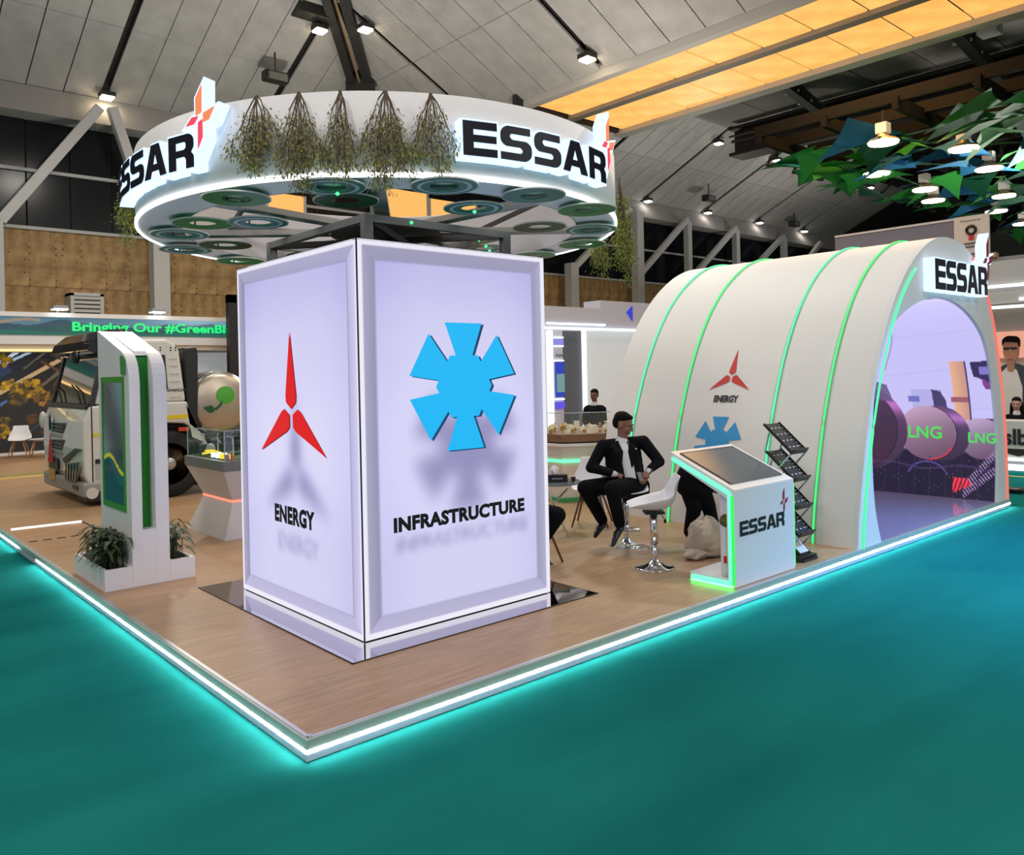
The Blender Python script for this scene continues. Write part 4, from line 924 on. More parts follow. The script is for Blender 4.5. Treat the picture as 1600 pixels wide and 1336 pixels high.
# ================================================================== BROCHURE RACK
rk = thing('brochure_rack', 'black zigzag brochure rack with perforated trays beside the touch desk', 'brochure rack', (6.4, 3.6, .1))
M_RK = mat('rack_black_metal', (.03, .022, .018), .4, .4); M_HOLE = mat('rack_hole_light', (.55, .52, .50), .6)
for i in range(5):
    xl, xr = 6.235 + .022 * i, 6.47 + .022 * i; zb = 1.02 - .235 * i; yb = 3.56 - .004 * i; d = Vector((0, -.26, -.235)); L = d.length
    tp = Vector((xl, yb + .26, zb + .235)); dx = Vector((1, 0, 0)); dd = d.normalized(); nn = dx.cross(dd).normalized()
    tr = part('tray', put(box(0, xr - xl, 0, L, -.004, .004), tp, dx, dd, nn), M_RK, rk); part('tray_lip', put(box(0, xr - xl, L - .01, L, -.01, .045), tp, dx, dd, -nn), M_RK, tr)
    part('tray_side', put(box(-.004, 0, 0, L, -.004, .02), tp, dx, dd, -nn), M_RK, tr); part('tray_side', put(box(xr - xl, xr - xl + .004, 0, L, -.004, .02), tp, dx, dd, -nn), M_RK, tr)
    hs = []
    for a in range(4):
        for b in range(3): hs.append(put(box(.045 + b * .062, .07 + b * .062, .05 + a * .075, .062 + a * .075, -.007, .007), tp, dx, dd, nn))
    for a in range(9): hs.append(put(box(xr - xl - .014, xr - xl - .006, .02 + a * .036, .03 + a * .036, -.006, .006), tp, dx, dd, nn))
    part('perforation', join(*hs), M_HOLE, tr)
    if i < 4:
        for xx in (xl - .005, xr + .008): part('link', bar((xx + .01, yb, zb + .01), (xx + .022, yb + .13, zb - .13), .012), M_ALU, rk); part('link', bar((xx, yb + .2, zb + .17), (xx + .01, yb + .255, zb + .0), .012), M_ALU, rk)
part('base_tray', box(6.30, 6.58, 3.54, 3.66, .1, .14), M_RK, rk)
t = tag(part('leaflet', put(box(0, .14, 0, .2, 0, .004), (6.36, 3.72, .30), (1, 0, 0), Vector((0, -.26, -.235)).normalized(), Vector((0, -.235, .26)).normalized()), mat('leaflet_paper', (.68, .67, .62), .6)), 'pale leaflet in the lowest tray of the brochure rack', 'leaflet')

# ================================================================== PLANTER KIOSK
pk = thing('planter_totem', 'white slant-topped totem with side screen, green slot and planter base', 'totem', (2.15, 7.3, .1))
M_PK2 = mat('totem_white', (.76, .75, .77), .45)
def planter_box(x0, x1, y0, y1):
    w = .025
    return join(box(x0, x1, y0, y0 + w, .1, .267), box(x0, x1, y1 - w, y1, .1, .267), box(x0, x0 + w, y0 + w, y1 - w, .1, .267), box(x1 - w, x1, y0 + w, y1 - w, .1, .267), box(x0 + w, x1 - w, y0 + w, y1 - w, .101, .2))
part('planter', planter_box(1.797, 2.005, 6.895, 7.79), M_PK2, pk); part('planter', planter_box(2.296, 2.497, 6.895, 7.79), M_PK2, pk)
part('soil', box(1.825, 1.978, 6.925, 7.76, .2, .25), mat('potting_soil', (.02, .014, .01), .9, noise=.5, nscale=50), pk); part('soil', box(2.325, 2.47, 6.925, 7.76, .2, .25), mat('potting_soil', (.02, .014, .01), .9, noise=.5, nscale=50), pk)
pr = [(6.895, .1), (7.76, .1), (7.76, 2.19)]
q0, q1, q2 = Vector((7.08, 1.99)), Vector((6.895, 1.935)), Vector((6.895, 1.70))
pr += [tuple(q0 * (1 - t_) ** 2 + q1 * 2 * t_ * (1 - t_) + q2 * t_ * t_) for t_ in np.linspace(0, 1, 9)]
part('left_shell', prism(pr, 'x', 2.006, 2.088), M_PK2, pk, label='white'); part('right_shell', prism(pr, 'x', 2.19, 2.295), M_PK2, pk, label='white')
rec = [(7.02, .1), (7.70, .1), (7.70, 2.14), (7.02, 1.94)]
part('slot_back', prism(rec, 'x', 2.088, 2.19), mat('slot_green', rgb(6, 128, 22), .45), pk, label='green recessed slot'); part('slot_sill', box(2.088, 2.19, 6.897, 7.05, .1, .545), M_PK2, pk)
part('slot_roof', prism([(7.03, 1.955), (7.76, 2.155), (7.76, 2.188), (7.06, 1.992)], 'x', 2.092, 2.19), M_PK2, pk)
gf = mat('frame_green', rgb(62, 150, 34), .4)
part('screen_frame', join(box(1.998, 2.007, 7.02, 7.66, 1.735, 1.785), box(1.998, 2.007, 7.02, 7.66, .683, .73), box(1.998, 2.007, 7.02, 7.065, .73, 1.735), box(1.998, 2.007, 7.615, 7.66, .73, 1.735)), gf, pk, label='green')
def totem_pic(S, T):
    c = np.ones(S.shape + (3,)) * np.array([.40, .52, .53]); 
    v = (T / 1.0); c *= (0.78 + .3 * np.sin(v * 5 + S * 6))[..., None] * .9
    wv = .36 + .05 * np.sin(S * 9) - .10 * S; w2 = np.abs(T - wv)
    c = np.where((T < wv)[..., None], np.array([.05, .30, .33]), c); c = np.where((T < wv - .07 + .05 * np.cos(S * 8))[..., None], np.array([.03, .22, .25]), c)
    c = np.where((w2 < .016)[..., None], np.array([.80, .78, .10]), c)
    return np.where(((np.abs(S - .17) < .04) & (np.abs(T - .93 + (S - .17) * .6) < .014))[..., None], np.array([.1, .16, .25]), c)
picture('side_screen', totem_pic, (2.002, 7.615, .73), (0, -1, 0), (0, 0, 1), .55, 1.005, 40, 80, picture_mat('totem_display', .55, .03, .12), pk)
part('leaf_badge', prism(rounded([(7.09, 1.80, .02), (6.965, 1.80, .02), (6.965, 1.93, .05), (7.05, 1.955, .03), (7.10, 1.96, .03)], .02), 'x', 1.998, 2.006), mat('badge_green', rgb(70, 150, 80), .4), pk)
def bush(label, x0, x1, y0, y1, h, seed, n=95):
    rr = random.Random(seed); t = thing('potted_shrub', label, 'plant', ((x0 + x1) / 2, (y0 + y1) / 2, .24)); gs = []; fl = [([], []), ([], [])]
    for i in range(n):
        bx = rr.uniform(x0 + .02, x1 - .02); by = rr.uniform(y0 + .03, y1 - .03); a = rr.uniform(0, 6.28); hh = h * rr.uniform(.25, 1.0); L = rr.uniform(.11, .2)
        s = Vector((bx, by, .24 + hh * .75)); V, Fc = fl[i % 2]; d = Vector((math.cos(a), math.sin(a), .8)); side = Vector((-math.sin(a), math.cos(a), 0)); b = len(V)
        for k in range(5):
            f = k / 4; p = s + Vector((d.x, d.y, 0)) * L * f + Vector((0, 0, L * (.7 * f - 1.0 * f * f))); w = .016 * math.sin(math.pi * min(1, f * .9 + .1)) + .001
            p.x = min(p.x, 1.985) if x1 < 2.1 else max(p.x, 2.315); p.z = max(p.z, .27 if x0 < p.x < x1 else .24)
            V += [tuple(p + side * w), tuple(p - side * w)]
        Fc += [(b + 2 * k, b + 2 * k + 1, b + 2 * k + 3, b + 2 * k + 2) for k in range(4)]
        if i % 4 == 0: gs.append(tube([(bx, by, .22), tuple(s)], .004, 4))
    part('stems', join(*gs), mat('shrub_stem', (.04, .05, .02), .8), t); part('foliage', fl[0], mat('shrub_leaf', (.022, .048, .018), .45), t); part('foliage', fl[1], mat('shrub_leaf_light', (.045, .075, .03), .45), t)
bush('dark green strap-leaved shrub in the left planter of the totem', 1.82, 2.0, 6.93, 7.6, .36, 11, 190); bush('dark green shrub in the right planter of the totem', 2.31, 2.46, 6.95, 7.6, .36, 12, 130)
# ================================================================== FIGURES
def capsule(p, q, r0, r1, n=14, flat_=1.0):
    p, q = Vector(p), Vector(q); d, u, w = frame_of(q - p); V = []; L = (q - p).length; rings = []
    for k in range(4): a = -math.pi / 2 + k * math.pi / 8; rings.append((r0 * math.sin(a), r0 * math.cos(a)))
    rings += [(0, r0), (L, r1)]
    for k in range(1, 5): a = k * math.pi / 8; rings.append((L + r1 * math.sin(a), r1 * math.cos(a)))
    for h, r in rings: V += [tuple(p + d * h + max(r, 1e-3) * (u * math.cos(2 * math.pi * k / n) + w * flat_ * math.sin(2 * math.pi * k / n))) for k in range(n)]
    m = len(rings); Fc = [(i * n + k, i * n + (k + 1) % n, (i + 1) * n + (k + 1) % n, (i + 1) * n + k) for i in range(m - 1) for k in range(n)]
    return V, Fc + [tuple(range(n))[::-1], tuple(range((m - 1) * n, m * n))]
def ellipsoid(c, r, rz=0, n=16, tilt=(0, 0, 0)):
    V = []; m = 12; R = Matrix.Rotation(rz, 3, 'Z') @ Matrix.Rotation(tilt[0], 3, 'X') @ Matrix.Rotation(tilt[1], 3, 'Y')
    for j in range(m + 1):
        e = -math.pi / 2 + math.pi * (j + .0) / m; ce = max(math.cos(e), .02)
        for k in range(n):
            a = 2 * math.pi * k / n; V.append(tuple(Vector(c) + R @ Vector((r[0] * ce * math.cos(a), r[1] * ce * math.sin(a), r[2] * math.sin(e)))))
    Fc = [(j * n + k, j * n + (k + 1) % n, (j + 1) * n + (k + 1) % n, (j + 1) * n + k) for j in range(m) for k in range(n)]
    return V, Fc + [tuple(range(n))[::-1], tuple(range(m * n, (m + 1) * n))]
def blob(name, prims, m, parent, vox=.011, it=4, local=True):
    """weld overlapping volumes into one continuous smooth skin"""
    me = mesh_of('tmp', join(*prims), None); ob = bpy.data.objects.new('tmp', me); COL.objects.link(ob)
    r = ob.modifiers.new('r', 'REMESH'); r.mode = 'VOXEL'; r.voxel_size = vox; r.use_smooth_shade = True
    s = ob.modifiers.new('s', 'SMOOTH'); s.factor = .5; s.iterations = it
    dg = bpy.context.evaluated_depsgraph_get(); out = bpy.data.meshes.new_from_object(ob.evaluated_get(dg)); out.name = name
    bpy.data.objects.remove(ob); bpy.data.meshes.remove(me); out.materials.clear(); out.materials.append(m)
    for p in out.polygons: p.use_smooth = True
    return link(name, out, parent, local)
M_SUIT = mat('black_suit', (.0045, .0045, .006), .85, spec=.12); M_TROU = mat('black_trousers', (.004, .004, .005), .85, spec=.12); M_SHIRT = mat('white_shirt', (.62, .62, .64), .7, noise=.06, nscale=40)
M_SKIN = mat('brown_skin', (.23, .11, .07), .5, noise=.06, nscale=30); M_HAIR = mat('black_hair', (.004, .0035, .003), .8, bump=.3, nscale=120, spec=.15); M_SHOE = mat('black_leather', (.008, .008, .009), .25)
def hand(wrist, palm_dir, up_dir, s=1., curl=.8):
    """palm with five bent fingers of unequal length"""
    w = Vector(wrist); d = Vector(palm_dir).normalized(); u = Vector(up_dir); u = (u - d * u.dot(d)).normalized(); sd = d.cross(u).normalized(); g = []
    pc = w + d * .038 * s; g.append(capsule(w, w + d * .03 * s, .021 * s, .024 * s)); g.append(ellipsoid(pc + d * .008 * s, (.034 * s, .034 * s, .018 * s), 0, 12)); g.append(capsule(pc - sd * .018 * s, pc + sd * .02 * s, .017 * s, .017 * s, 10))
    for k, L in enumerate((.85, 1.0, .95, .75)):
        b = pc + d * .026 * s + sd * (.024 - .016 * k) * s; m1 = b + (d * math.cos(.3 * curl) - u * math.sin(.3 * curl)) * .028 * L * s; m2 = m1 + (d * math.cos(.9 * curl) - u * math.sin(.9 * curl)) * .022 * L * s; m3 = m2 + (d * math.cos(1.5 * curl) - u * math.sin(1.5 * curl)) * .016 * L * s
        g += [capsule(b, m1, .0080 * s, .0074 * s, 8), capsule(m1, m2, .0074 * s, .0068 * s, 8), capsule(m2, m3, .0068 * s, .0060 * s, 8)]
    tb = w + d * .018 * s + sd * .022 * s; t1 = tb + (d * .7 + sd * .6 - u * .3).normalized() * .03 * s; t2 = t1 + (d * .95 + sd * .1 - u * .35).normalized() * .024 * s
    return g + [capsule(tb, t1, .0095 * s, .0085 * s, 8), capsule(t1, t2, .0085 * s, .007 * s, 8)]
def head_parts(t, c, yaw, pitch, s, skin, hair, local=True):
    """head with brow, eyes, nose, mouth, ears; yaw 0 looks along +x"""
    R = Matrix.Rotation(yaw, 3, 'Z') @ Matrix.Rotation(pitch, 3, 'Y'); c = Vector(c); P = lambda x, y, z: tuple(c + R @ (Vector((x, y, z)) * s))
    def ell(x, y, z, a, b, d_):
        V, Fc = ellipsoid((0, 0, 0), (a * s, b * s, d_ * s)); return [tuple(c + R @ (Vector(v) + Vector((x, y, z)) * s)) for v in V], Fc
    g = [ell(-.005, 0, .03, .092, .074, .088), ell(.022, 0, -.035, .066, .058, .075), ell(.05, 0, -.085, .030, .034, .026), ell(.078, 0, .022, .02, .05, .016), ell(.092, 0, -.012, .016, .011, .028), ell(.100, 0, -.030, .014, .016, .012), ell(.078, 0, -.062, .014, .026, .009),
         ell(-.01, .074, -.012, .018, .010, .030), ell(-.01, -.074, -.012, .018, .010, .030), ell(.06, .035, -.03, .026, .022, .024), ell(.06, -.035, -.03, .026, .022, .024)]
    hg = [ell(-.018, 0, .062, .090, .078, .070), ell(-.055, 0, .02, .055, .070, .075), ell(.028, 0, .090, .052, .062, .026)]
    def finish():
        h = blob('hair', hg, hair, t, .008, 3, local)
        for sy in (-1, 1):
            o = part('eye', ell(.0835, .030 * sy, .004, .008, .013, .0065), mat('eye_white', (.45, .42, .40), .3), t, True, local); part('iris', ell(.0895, .030 * sy, .002, .004, .006, .006), mat('iris_dark', (.01, .008, .006), .2), o, True, local); part('eyebrow', ell(.092, .031 * sy, .026, .006, .021, .005), hair, t, True, local)
        part('lips', ell(.089, 0, -.060, .006, .022, .006), mat('lip_brown', (.20, .07, .055), .5), t, True, local)
    return g, finish
def seated_person(name, label, loc, rz=0, tuck=0., suit=M_SUIT):
    t = thing(name, label, 'person', loc, rz=rz); V3 = Vector
    pel, hR, hL = V3((.03, -.02, .66)), V3((.02, .05, .66)), V3((.05, -.09, .66)); kR, kL = V3((-.36, .18, .665)), V3((-.33, -.13, .685)); aR, aL = V3((-.19 + tuck, .13, .34)), V3((-.23 + tuck, -.12, .345)); tR, tL = V3((-.30 + tuck, .10, .245)), V3((-.36 + tuck, -.17, .225))
    chest, neck = V3((.01, .03, .96)), V3((-.005, .03, 1.12)); sR, sL = V3((-.135, .155, 1.045)), V3((.155, -.11, 1.075)); eR, eL = V3((-.25, .20, .84)), V3((.25, -.21, .88)); wR, wL = V3((-.165, -.025, .785)), V3((.075, -.215, .80)); hd = V3((-.005, .01, 1.235))
    yaw = math.radians(-58); g, fin = head_parts(t, hd, yaw, .30, .96, M_SKIN, M_HAIR)
    body = g + [capsule(neck - V3((0, 0, .06)), hd - V3((0, 0, .05)), .050, .046), capsule(pel, chest, .10, .09), capsule(chest, neck - V3((0, 0, .06)), .08, .05), capsule(sR, chest + V3((0, 0, .03)), .03, .04), capsule(sL, chest + V3((0, 0, .03)), .03, .04), capsule(sR, eR, .036, .032), capsule(eR, wR, .03, .022), capsule(sL, eL, .036, .032), capsule(eL, wL, .03, .022),
                capsule(hR, kR, .06, .045), capsule(hL, kL, .06, .045), capsule(kR, aR, .042, .028), capsule(kL, aL, .042, .028)]
    body += hand(wR, V3((.9, -.35, -.15)), V3((.1, -.5, .8)), 1.05, .9) + hand(wL, V3((-.55, .1, -.8)), V3((-.3, -.9, .2)), 1.05, .55)
    blob('body', body, M_SKIN, t, .0075, 3); fin()
    blob('shirt', [capsule(pel + V3((-.01, -.02, .05)), chest + V3((-.018, -.025, 0)), .118, .118), capsule(chest + V3((-.018, -.022, 0)), neck + V3((-.01, -.01, -.07)), .108, .07), capsule(neck - V3((0, 0, .075)), neck - V3((0, 0, .02)), .062, .057), capsule(wR - V3((.035, -.01, -.012)), wR - V3((.01, 0, -.005)), .033, .031), capsule(wL - V3((-.03, .0, -.02)), wL - V3((-.005, 0, -.002)), .033, .031)], M_SHIRT, t, .010, 3)
    # jacket: back shell and two fronts, open over the shirt
    ft = V3((-.62, -.78, 0)); sd = V3((.78, -.62, 0))
    jk = [capsule(sR + V3((.01, 0, -.005)), eR, .062, .053), capsule(eR, wR - V3((.045, -.02, -.02)), .051, .038), capsule(sL + V3((-.01, 0, -.005)), eL, .062, .053), capsule(eL, wL + V3((.035, 0, .025)), .051, .038), capsule(sR + V3((.02, -.005, .0)), neck - ft * .03 - V3((0, 0, .055)), .055, .045), capsule(sL + V3((-.02, .005, .0)), neck - ft * .03 - V3((0, 0, .05)), .055, .045)]
    for k in range(7):
        f = k / 6; c0 = chest - ft * .045 + V3((0, 0, .05)); c1 = pel - ft * .055 + V3((0, 0, -.02)); cc = c0.lerp(c1, f); jk.append(capsule(cc - sd * .095, cc + sd * .095, .085, .085))
    for k in range(20):
        f = k / 19; w_ = .105 + .015 * f
        for s_ in (-1, 1):
            cc = (chest + V3((0, 0, .055))).lerp(pel + V3((0, 0, -.03 if s_ > 0 else .04)), f); jk.append(capsule(cc + sd * s_ * w_ - ft * .03, cc + sd * s_ * (.088 - .022 * (1 - f)) + ft * (.092 + .012 * f), .056, .042))
    jk.append(capsule(pel + sd * .13 + V3((0, 0, 0)), pel + sd * .15 - ft * .02 + V3((0, 0, -.09)), .07, .05))
    blob('jacket', jk, suit, t, .0095, 4)
    for s_ in (-1, 1):          # lapels
        a0 = neck - V3((0, 0, .05)) + sd * s_ * .055 + ft * .055; a1 = chest + sd * s_ * .085 + ft * .142 + V3((0, 0, .03)); a2 = chest + sd * s_ * .05 + ft * .142 - V3((0, 0, .12)); a3 = chest + sd * s_ * .035 + ft * .135 + V3((0, 0, .03))
        blob('lapel', [capsule(a0, a1, .022, .024), capsule(a1, a2, .024, .014), capsule(a0, a3, .016, .016), capsule(a3, a2, .016, .012)], suit, t, .008, 3)
    part('lapel_pin', ellipsoid(chest + ft * .135 + sd * .098 + V3((0, 0, .055)), (.009, .009, .009)), mat('pin_white', (.7, .7, .7), .3), t, True, True)
    o = part('name_badge', put(box(-.03, .03, -.045, .045, 0, .004), chest + ft * .118 - sd * .035 + V3((0, 0, -.10)), sd, (0, 0, 1), ft), mat('badge_card', (.70, .69, .74), .4), t, local=True, label='white badge card'); part('lanyard', join(tube([chest + ft * .119 - sd * .035 + V3((0, 0, -.06)), chest + ft * .125 + sd * .03 + V3((0, 0, .05)), neck + ft * .065 + sd * .05 - V3((0, 0, .03))], .004, 5)), mat('lanyard_grey', (.18, .19, .25), .6), t, local=True)
    blob('trousers', [capsule(pel + V3((.0, 0, -.015)), pel + V3((-.02, 0, .05)), .125, .115), capsule(hR, kR, .098, .074), capsule(hL, kL, .098, .074), capsule(kR, aR + V3((0, 0, .01)), .072, .053), capsule(kL, aL + V3((0, 0, .01)), .072, .053)], M_TROU, t, .010, 4)
    for a_, t_ in ((aR, tR), (aL, tL)):
        d = (t_ - a_); blob('shoe', [capsule(a_ + V3((.012, 0, -.025)), a_ + V3((0, 0, .0)), .036, .034), capsule(a_ + V3((.012, 0, -.035)), t_, .036, .026), capsule(a_ + d * .5 - V3((0, 0, .01)), t_ + d * .25, .034, .020)], M_SHOE, t, .008, 3)
    part('watch', tube([wL + V3((.012, 0, .012)) + (V3((.8, .1, -.55)).cross(V3((0, 1, 0))).normalized() * math.cos(a) + V3((0, 1, 0)) * math.sin(a)) * .034 for a in np.linspace(0, 2 * math.pi, 13)[:-1]], .008, 6, True), mat('watch_blue', (.02, .03, .07), .3), t, local=True)
    return t
seated_person('person', 'man in a black suit and white shirt sitting on the rear white bar stool', (5.855, 5.057, 0))
t = tag(part('smartphone', put(box(-.02, .02, -.045, .045, -.004, .004), (5.855 - .02, 5.057 - .20, .765), Vector((.75, -.66, 0)), Vector((-.3, .1, .9)).normalized(), Vector((-.6, -.75, .1)).normalized()), mat('phone_grey', (.25, .24, .25), .3), bevel=.003), 'grey phone held by the seated man in the suit', 'phone')
# a second visitor, almost wholly hidden behind the video cube
seated_person('person', 'person in dark trousers, only a knee showing right of the video cube', (4.69, 5.20, -.13), rz=math.radians(78), tuck=.22)

def bust(name, label, loc, yaw, cloth, hair_long=False, skin=M_SKIN, h=1.0, pose=None):
    """standing or seated figure of modest size: one skin body plus clothes"""
    t = thing(name, label, 'person', loc, rz=yaw); V3 = Vector; z = h
    g, fin = head_parts(t, (.01, 0, z), 0, .12, .95, skin, M_HAIR)
    body = g + [capsule((0, 0, z - .2), (0, 0, z - .08), .05, .045), capsule((0, 0, z - .62), (0, 0, z - .25), .10, .10), capsule((0, 0, z - .25), (0, .15, z - .24), .06, .045), capsule((0, 0, z - .25), (0, -.15, z - .24), .06, .045)]
    for s in (-1, 1): body += [capsule((0, .16 * s, z - .25), (.03, .19 * s, z - .47), .04, .034), capsule((.03, .19 * s, z - .47), (.19, .08 * s, z - .53), .033, .024)] + hand((.19, .08 * s, z - .53), (.9, -.3 * s, 0), (0, 0, 1), 1., .5)
    blob('body', body, skin, t, .010, 3); fin()
    cl = [capsule((0, 0, z - .66), (0, 0, z - .28), .135, .125), capsule((0, -.13, z - .24), (0, .13, z - .24), .07, .07)]
    for s in (-1, 1): cl += [capsule((0, .16 * s, z - .25), (.03, .195 * s, z - .47), .062, .052), capsule((.03, .195 * s, z - .47), (.155, .11 * s, z - .52), .05, .04)]
    blob('jacket', cl, cloth, t, .012, 3); blob('collar', [capsule((.01, 0, z - .19), (.01, 0, z - .15), .062, .058)], M_SHIRT, t, .01, 2)
    blob('trousers', [capsule((0, 0, z - .74), (0, 0, z - .64), .135, .13), capsule((.02, .08, z - .72), (.36, .09, z - .72), .085, .065), capsule((.02, -.08, z - .72), (.36, -.09, z - .72), .085, .065), capsule((.36, .09, z - .72), (.36, .09, z - 1.05), .063, .05), capsule((.36, -.09, z - .72), (.36, -.09, z - 1.05), .063, .05)], M_TROU, t, .012, 3)
    if hair_long: blob('long_hair', [capsule((-.05, 0, z + .02), (-.06, .03, z - .2), .075, .05), capsule((-.02, .07, z), (-.03, .085, z - .2), .03, .03), capsule((-.02, -.07, z), (-.03, -.085, z - .2), .03, .03)], M_HAIR, t, .01, 3)
    return t
M_SKIN2 = mat('dark_skin', (.13, .065, .04), .5)
def boxstool(label, x, y, h):
    t = thing('upholstered_cube', label, 'stool', (x, y, 0)); part('cushion', box(x - .2, x + .2, y - .2, y + .2, h - .1, h), mat('stool_grey', (.2, .2, .22), .8), t, bevel=.02); part('base', box(x - .19, x + .19, y - .19, y + .19, .1, h - .1), mat('stool_dark', (.08, .08, .09), .8), t)
bust('person', 'man in dark clothes seen from the side behind the model display', (10.9, 10.1, 0), math.radians(200), M_SUIT, False, M_SKIN2, 1.30); boxstool('grey cube stool under the man behind the model display', 10.9, 10.1, .50)

# person bending over behind the touch desk
t = thing('person', 'person in black clothes bending over behind the touch desk', 'person', (6.35, 4.62, .1)); V3 = Vector
hp = V3((.0, .03, .62)); shd = V3((.36, -.22, .66)); hdp = V3((.50, -.30, .62))
g, fin = head_parts(t, hdp, math.radians(-35), 1.0, .9, M_SKIN, M_HAIR)
ft1, ft2 = V3((-.02, .06, .07)), V3((.20, -.06, .07)); kn1, kn2 = V3((.0, .02, .34)), V3((.13, -.05, .34)); wr = V3((.13, -.19, .50)); wl = V3((.20, -.08, .48))
body = g + [capsule(hp, shd, .10, .09), capsule(shd, hdp, .05, .045), capsule(hp, kn1, .07, .05), capsule(kn1, ft1, .045, .03), capsule(hp, kn2, .07, .05), capsule(kn2, ft2, .045, .03), capsule(shd + V3((-.05, -.1, 0)), V3((.16, -.30, .58)), .04, .032), capsule(V3((.16, -.30, .58)), wr, .03, .022), capsule(shd + V3((.05, .1, 0)), V3((.3, .05, .52)), .04, .032), capsule(V3((.3, .05, .52)), wl, .03, .022)]
body += hand(wr, (.5, .3, .1), (0, -.3, 1), 1., .6) + hand(wl, (-.2, -.6, .1), (0, -.2, 1), 1., .6)
blob('body', body, M_SKIN, t, .009, 3); fin()
blob('jacket', [capsule(hp + V3((-.02, 0, .02)), shd, .135, .125), capsule(hp + V3((-.04, .02, -.06)), hp + V3((0, 0, .04)), .125, .12), capsule(shd + V3((-.05, -.1, 0)), V3((.16, -.30, .58)), .062, .05), capsule(V3((.16, -.30, .58)), wr + V3((.005, -.02, .01)), .048, .036), capsule(shd + V3((.05, .1, 0)), V3((.3, .05, .52)), .062, .05), capsule(V3((.3, .05, .52)), wl + V3((.02, .02, .01)), .048, .036)], M_SUIT, t, .011, 3)
blob('trousers', [capsule(hp + V3((0, 0, -.1)), hp, .125, .13), capsule(hp + V3((-.03, .03, -.06)), kn1, .10, .075), capsule(kn1, ft1 + V3((0, 0, .04)), .072, .06), capsule(hp + V3((.04, -.04, -.06)), kn2, .10, .072), capsule(kn2, ft2 + V3((0, 0, .06)), .07, .055)], M_TROU, t, .011, 3)
for f in (ft1, ft2): blob('shoe', [capsule(f + V3((-.01, 0, -.03)), f + V3((.10, -.06, -.04)), .036, .028), capsule(f, f + V3((0, 0, -.03)), .036, .036)], M_SHOE, t, .009, 2)
tag(part('smartphone', cbox((6.35 + .19, 4.62 - .17, .1 + .535), (.05, .05, .075)), mat('white_phone', (.7, .68, .66), .4), bevel=.004), 'small white device in the hands of the bending person', 'phone')

# ================================================================== SEATING AND TABLE
M_SHELL = mat('white_seat_shell', (.74, .74, .76), .35); M_BEECH = mat('beech_leg', (.50, .30, .14), .5, noise=.15, nscale=30); M_DBEECH = mat('brown_leg', (.16, .075, .04), .5); M_WIRE = mat('black_wire', (.012, .012, .012), .4)
def shell_geo(w, prof, curl):
    """bucket: profile (x, z) from the front lip over the seat to the top of the back"""
    n = 9; V = []
    P = resample(prof, 22)
    for i, (x, z) in enumerate(P):
        f = i / 21; ww = w * (.86 + .30 * math.sin(math.pi * min(1, f * 1.15)) - .34 * max(0, f - .7) ** 1)
        for k in range(n):
            s = (k / (n - 1) - .5) * 2; lift = curl * abs(s) ** 2.5 * math.sin(math.pi * min(1, max(0, (f + .05) * .95)))
            V.append((x - (lift * .9 if f > .55 else 0) * min(1, (f - .55) * 3 if f > .55 else 0), s * ww / 2, z + lift * (1 if f < .6 else max(0, 1 - (f - .6) * 3))))
    return V, [(i * n + k, i * n + k + 1, (i + 1) * n + k + 1, (i + 1) * n + k) for i in range(21) for k in range(n - 1)]
def thicken(o, t):
    s = o.modifiers.new('thick', 'SOLIDIFY'); s.thickness = t; s.offset = 0; b = o.modifiers.new('sub', 'SUBSURF'); b.levels = 1; b.render_levels = 1; return o
def bar_stool(label, loc, rz):
    t = thing('bar_stool', label, 'bar stool', loc, 'white bar stools', rz)
    thicken(part('seat_shell', shell_geo(.36, [(-.21, .515), (-.17, .51), (-.08, .49), (.03, .485), (.11, .50), (.165, .56), (.19, .66), (.205, .775)], .11), M_SHELL, t, True, True), .012)
    part('seat_plate', box(-.08, .08, -.08, .08, .455, .475), M_BLACK, t, local=True); part('column', lathe([(.032, .20), (.032, .462)], (0, 0, 0), 18), M_CHROME, t, True, True); part('piston', lathe([(.024, .02), (.024, .21)], (0, 0, 0), 16), M_CHROME, t, True, True)
    part('base', lathe([(.165, 0), (.166, .006), (.15, .012), (.09, .026), (.045, .045), (.034, .07)], (0, 0, 0), 32), M_CHROME, t, True, True); part('lever', tube([(.02, .03, .45), (.07, .05, .43), (.10, .06, .39)], .006, 6), M_CHROME, t, local=True); part('lever_knob', ellipsoid((.105, .062, .375), (.012, .012, .02)), M_BLACK, t, True, True)
    part('footrest', tube([(-.03, .0, .17), (-.10, -.10, .17), (-.2, -.06, .17), (-.2, .06, .17), (-.10, .10, .17), (-.03, 0, .17)], .008, 6), M_CHROME, t, local=True)
    return t
AR = math.radians(-41.4)
bar_stool('nearest white bar stool, empty, in front of the tunnel wall', (5.35, 4.318, .1), AR); bar_stool('white bar stool carrying the man in the black suit', (5.855, 5.057, .1), math.radians(60))
def shell_chair(label, loc, rz, leg, wires=True, s=1.):
    t = thing('shell_chair', label, 'chair', loc, 'white shell chairs', rz); t.scale = (s, s, s)
    thicken(part('seat_shell', shell_geo(.40, [(-.22, .385), (-.19, .40), (-.08, .375), (.05, .365), (.14, .385), (.185, .46), (.215, .57), (.235, .70)], .05), M_SHELL, t, True, True), .012)
    for sx, sy in ((-1, -1), (-1, 1), (1, -1), (1, 1)): part('leg', tube([(.10 * sx, .09 * sy, .36), (.20 * sx, .19 * sy, 0)], [.014, .010], 10), leg, t, True, True)
    if wires:
        for a, b in (((-.13, -.12, .27), (.10, .09, .35)), ((-.13, .12, .27), (.10, -.09, .35)), ((.13, -.12, .27), (-.10, .09, .35)), ((.13, .12, .27), (-.10, -.09, .35))): part('cross_wire', tube([a, b], .005, 6), M_WIRE, t, local=True)
    return t
shell_chair('white shell chair with dark wooden legs behind the glass table', (6.42, 6.02, .1), math.radians(35), M_DBEECH)
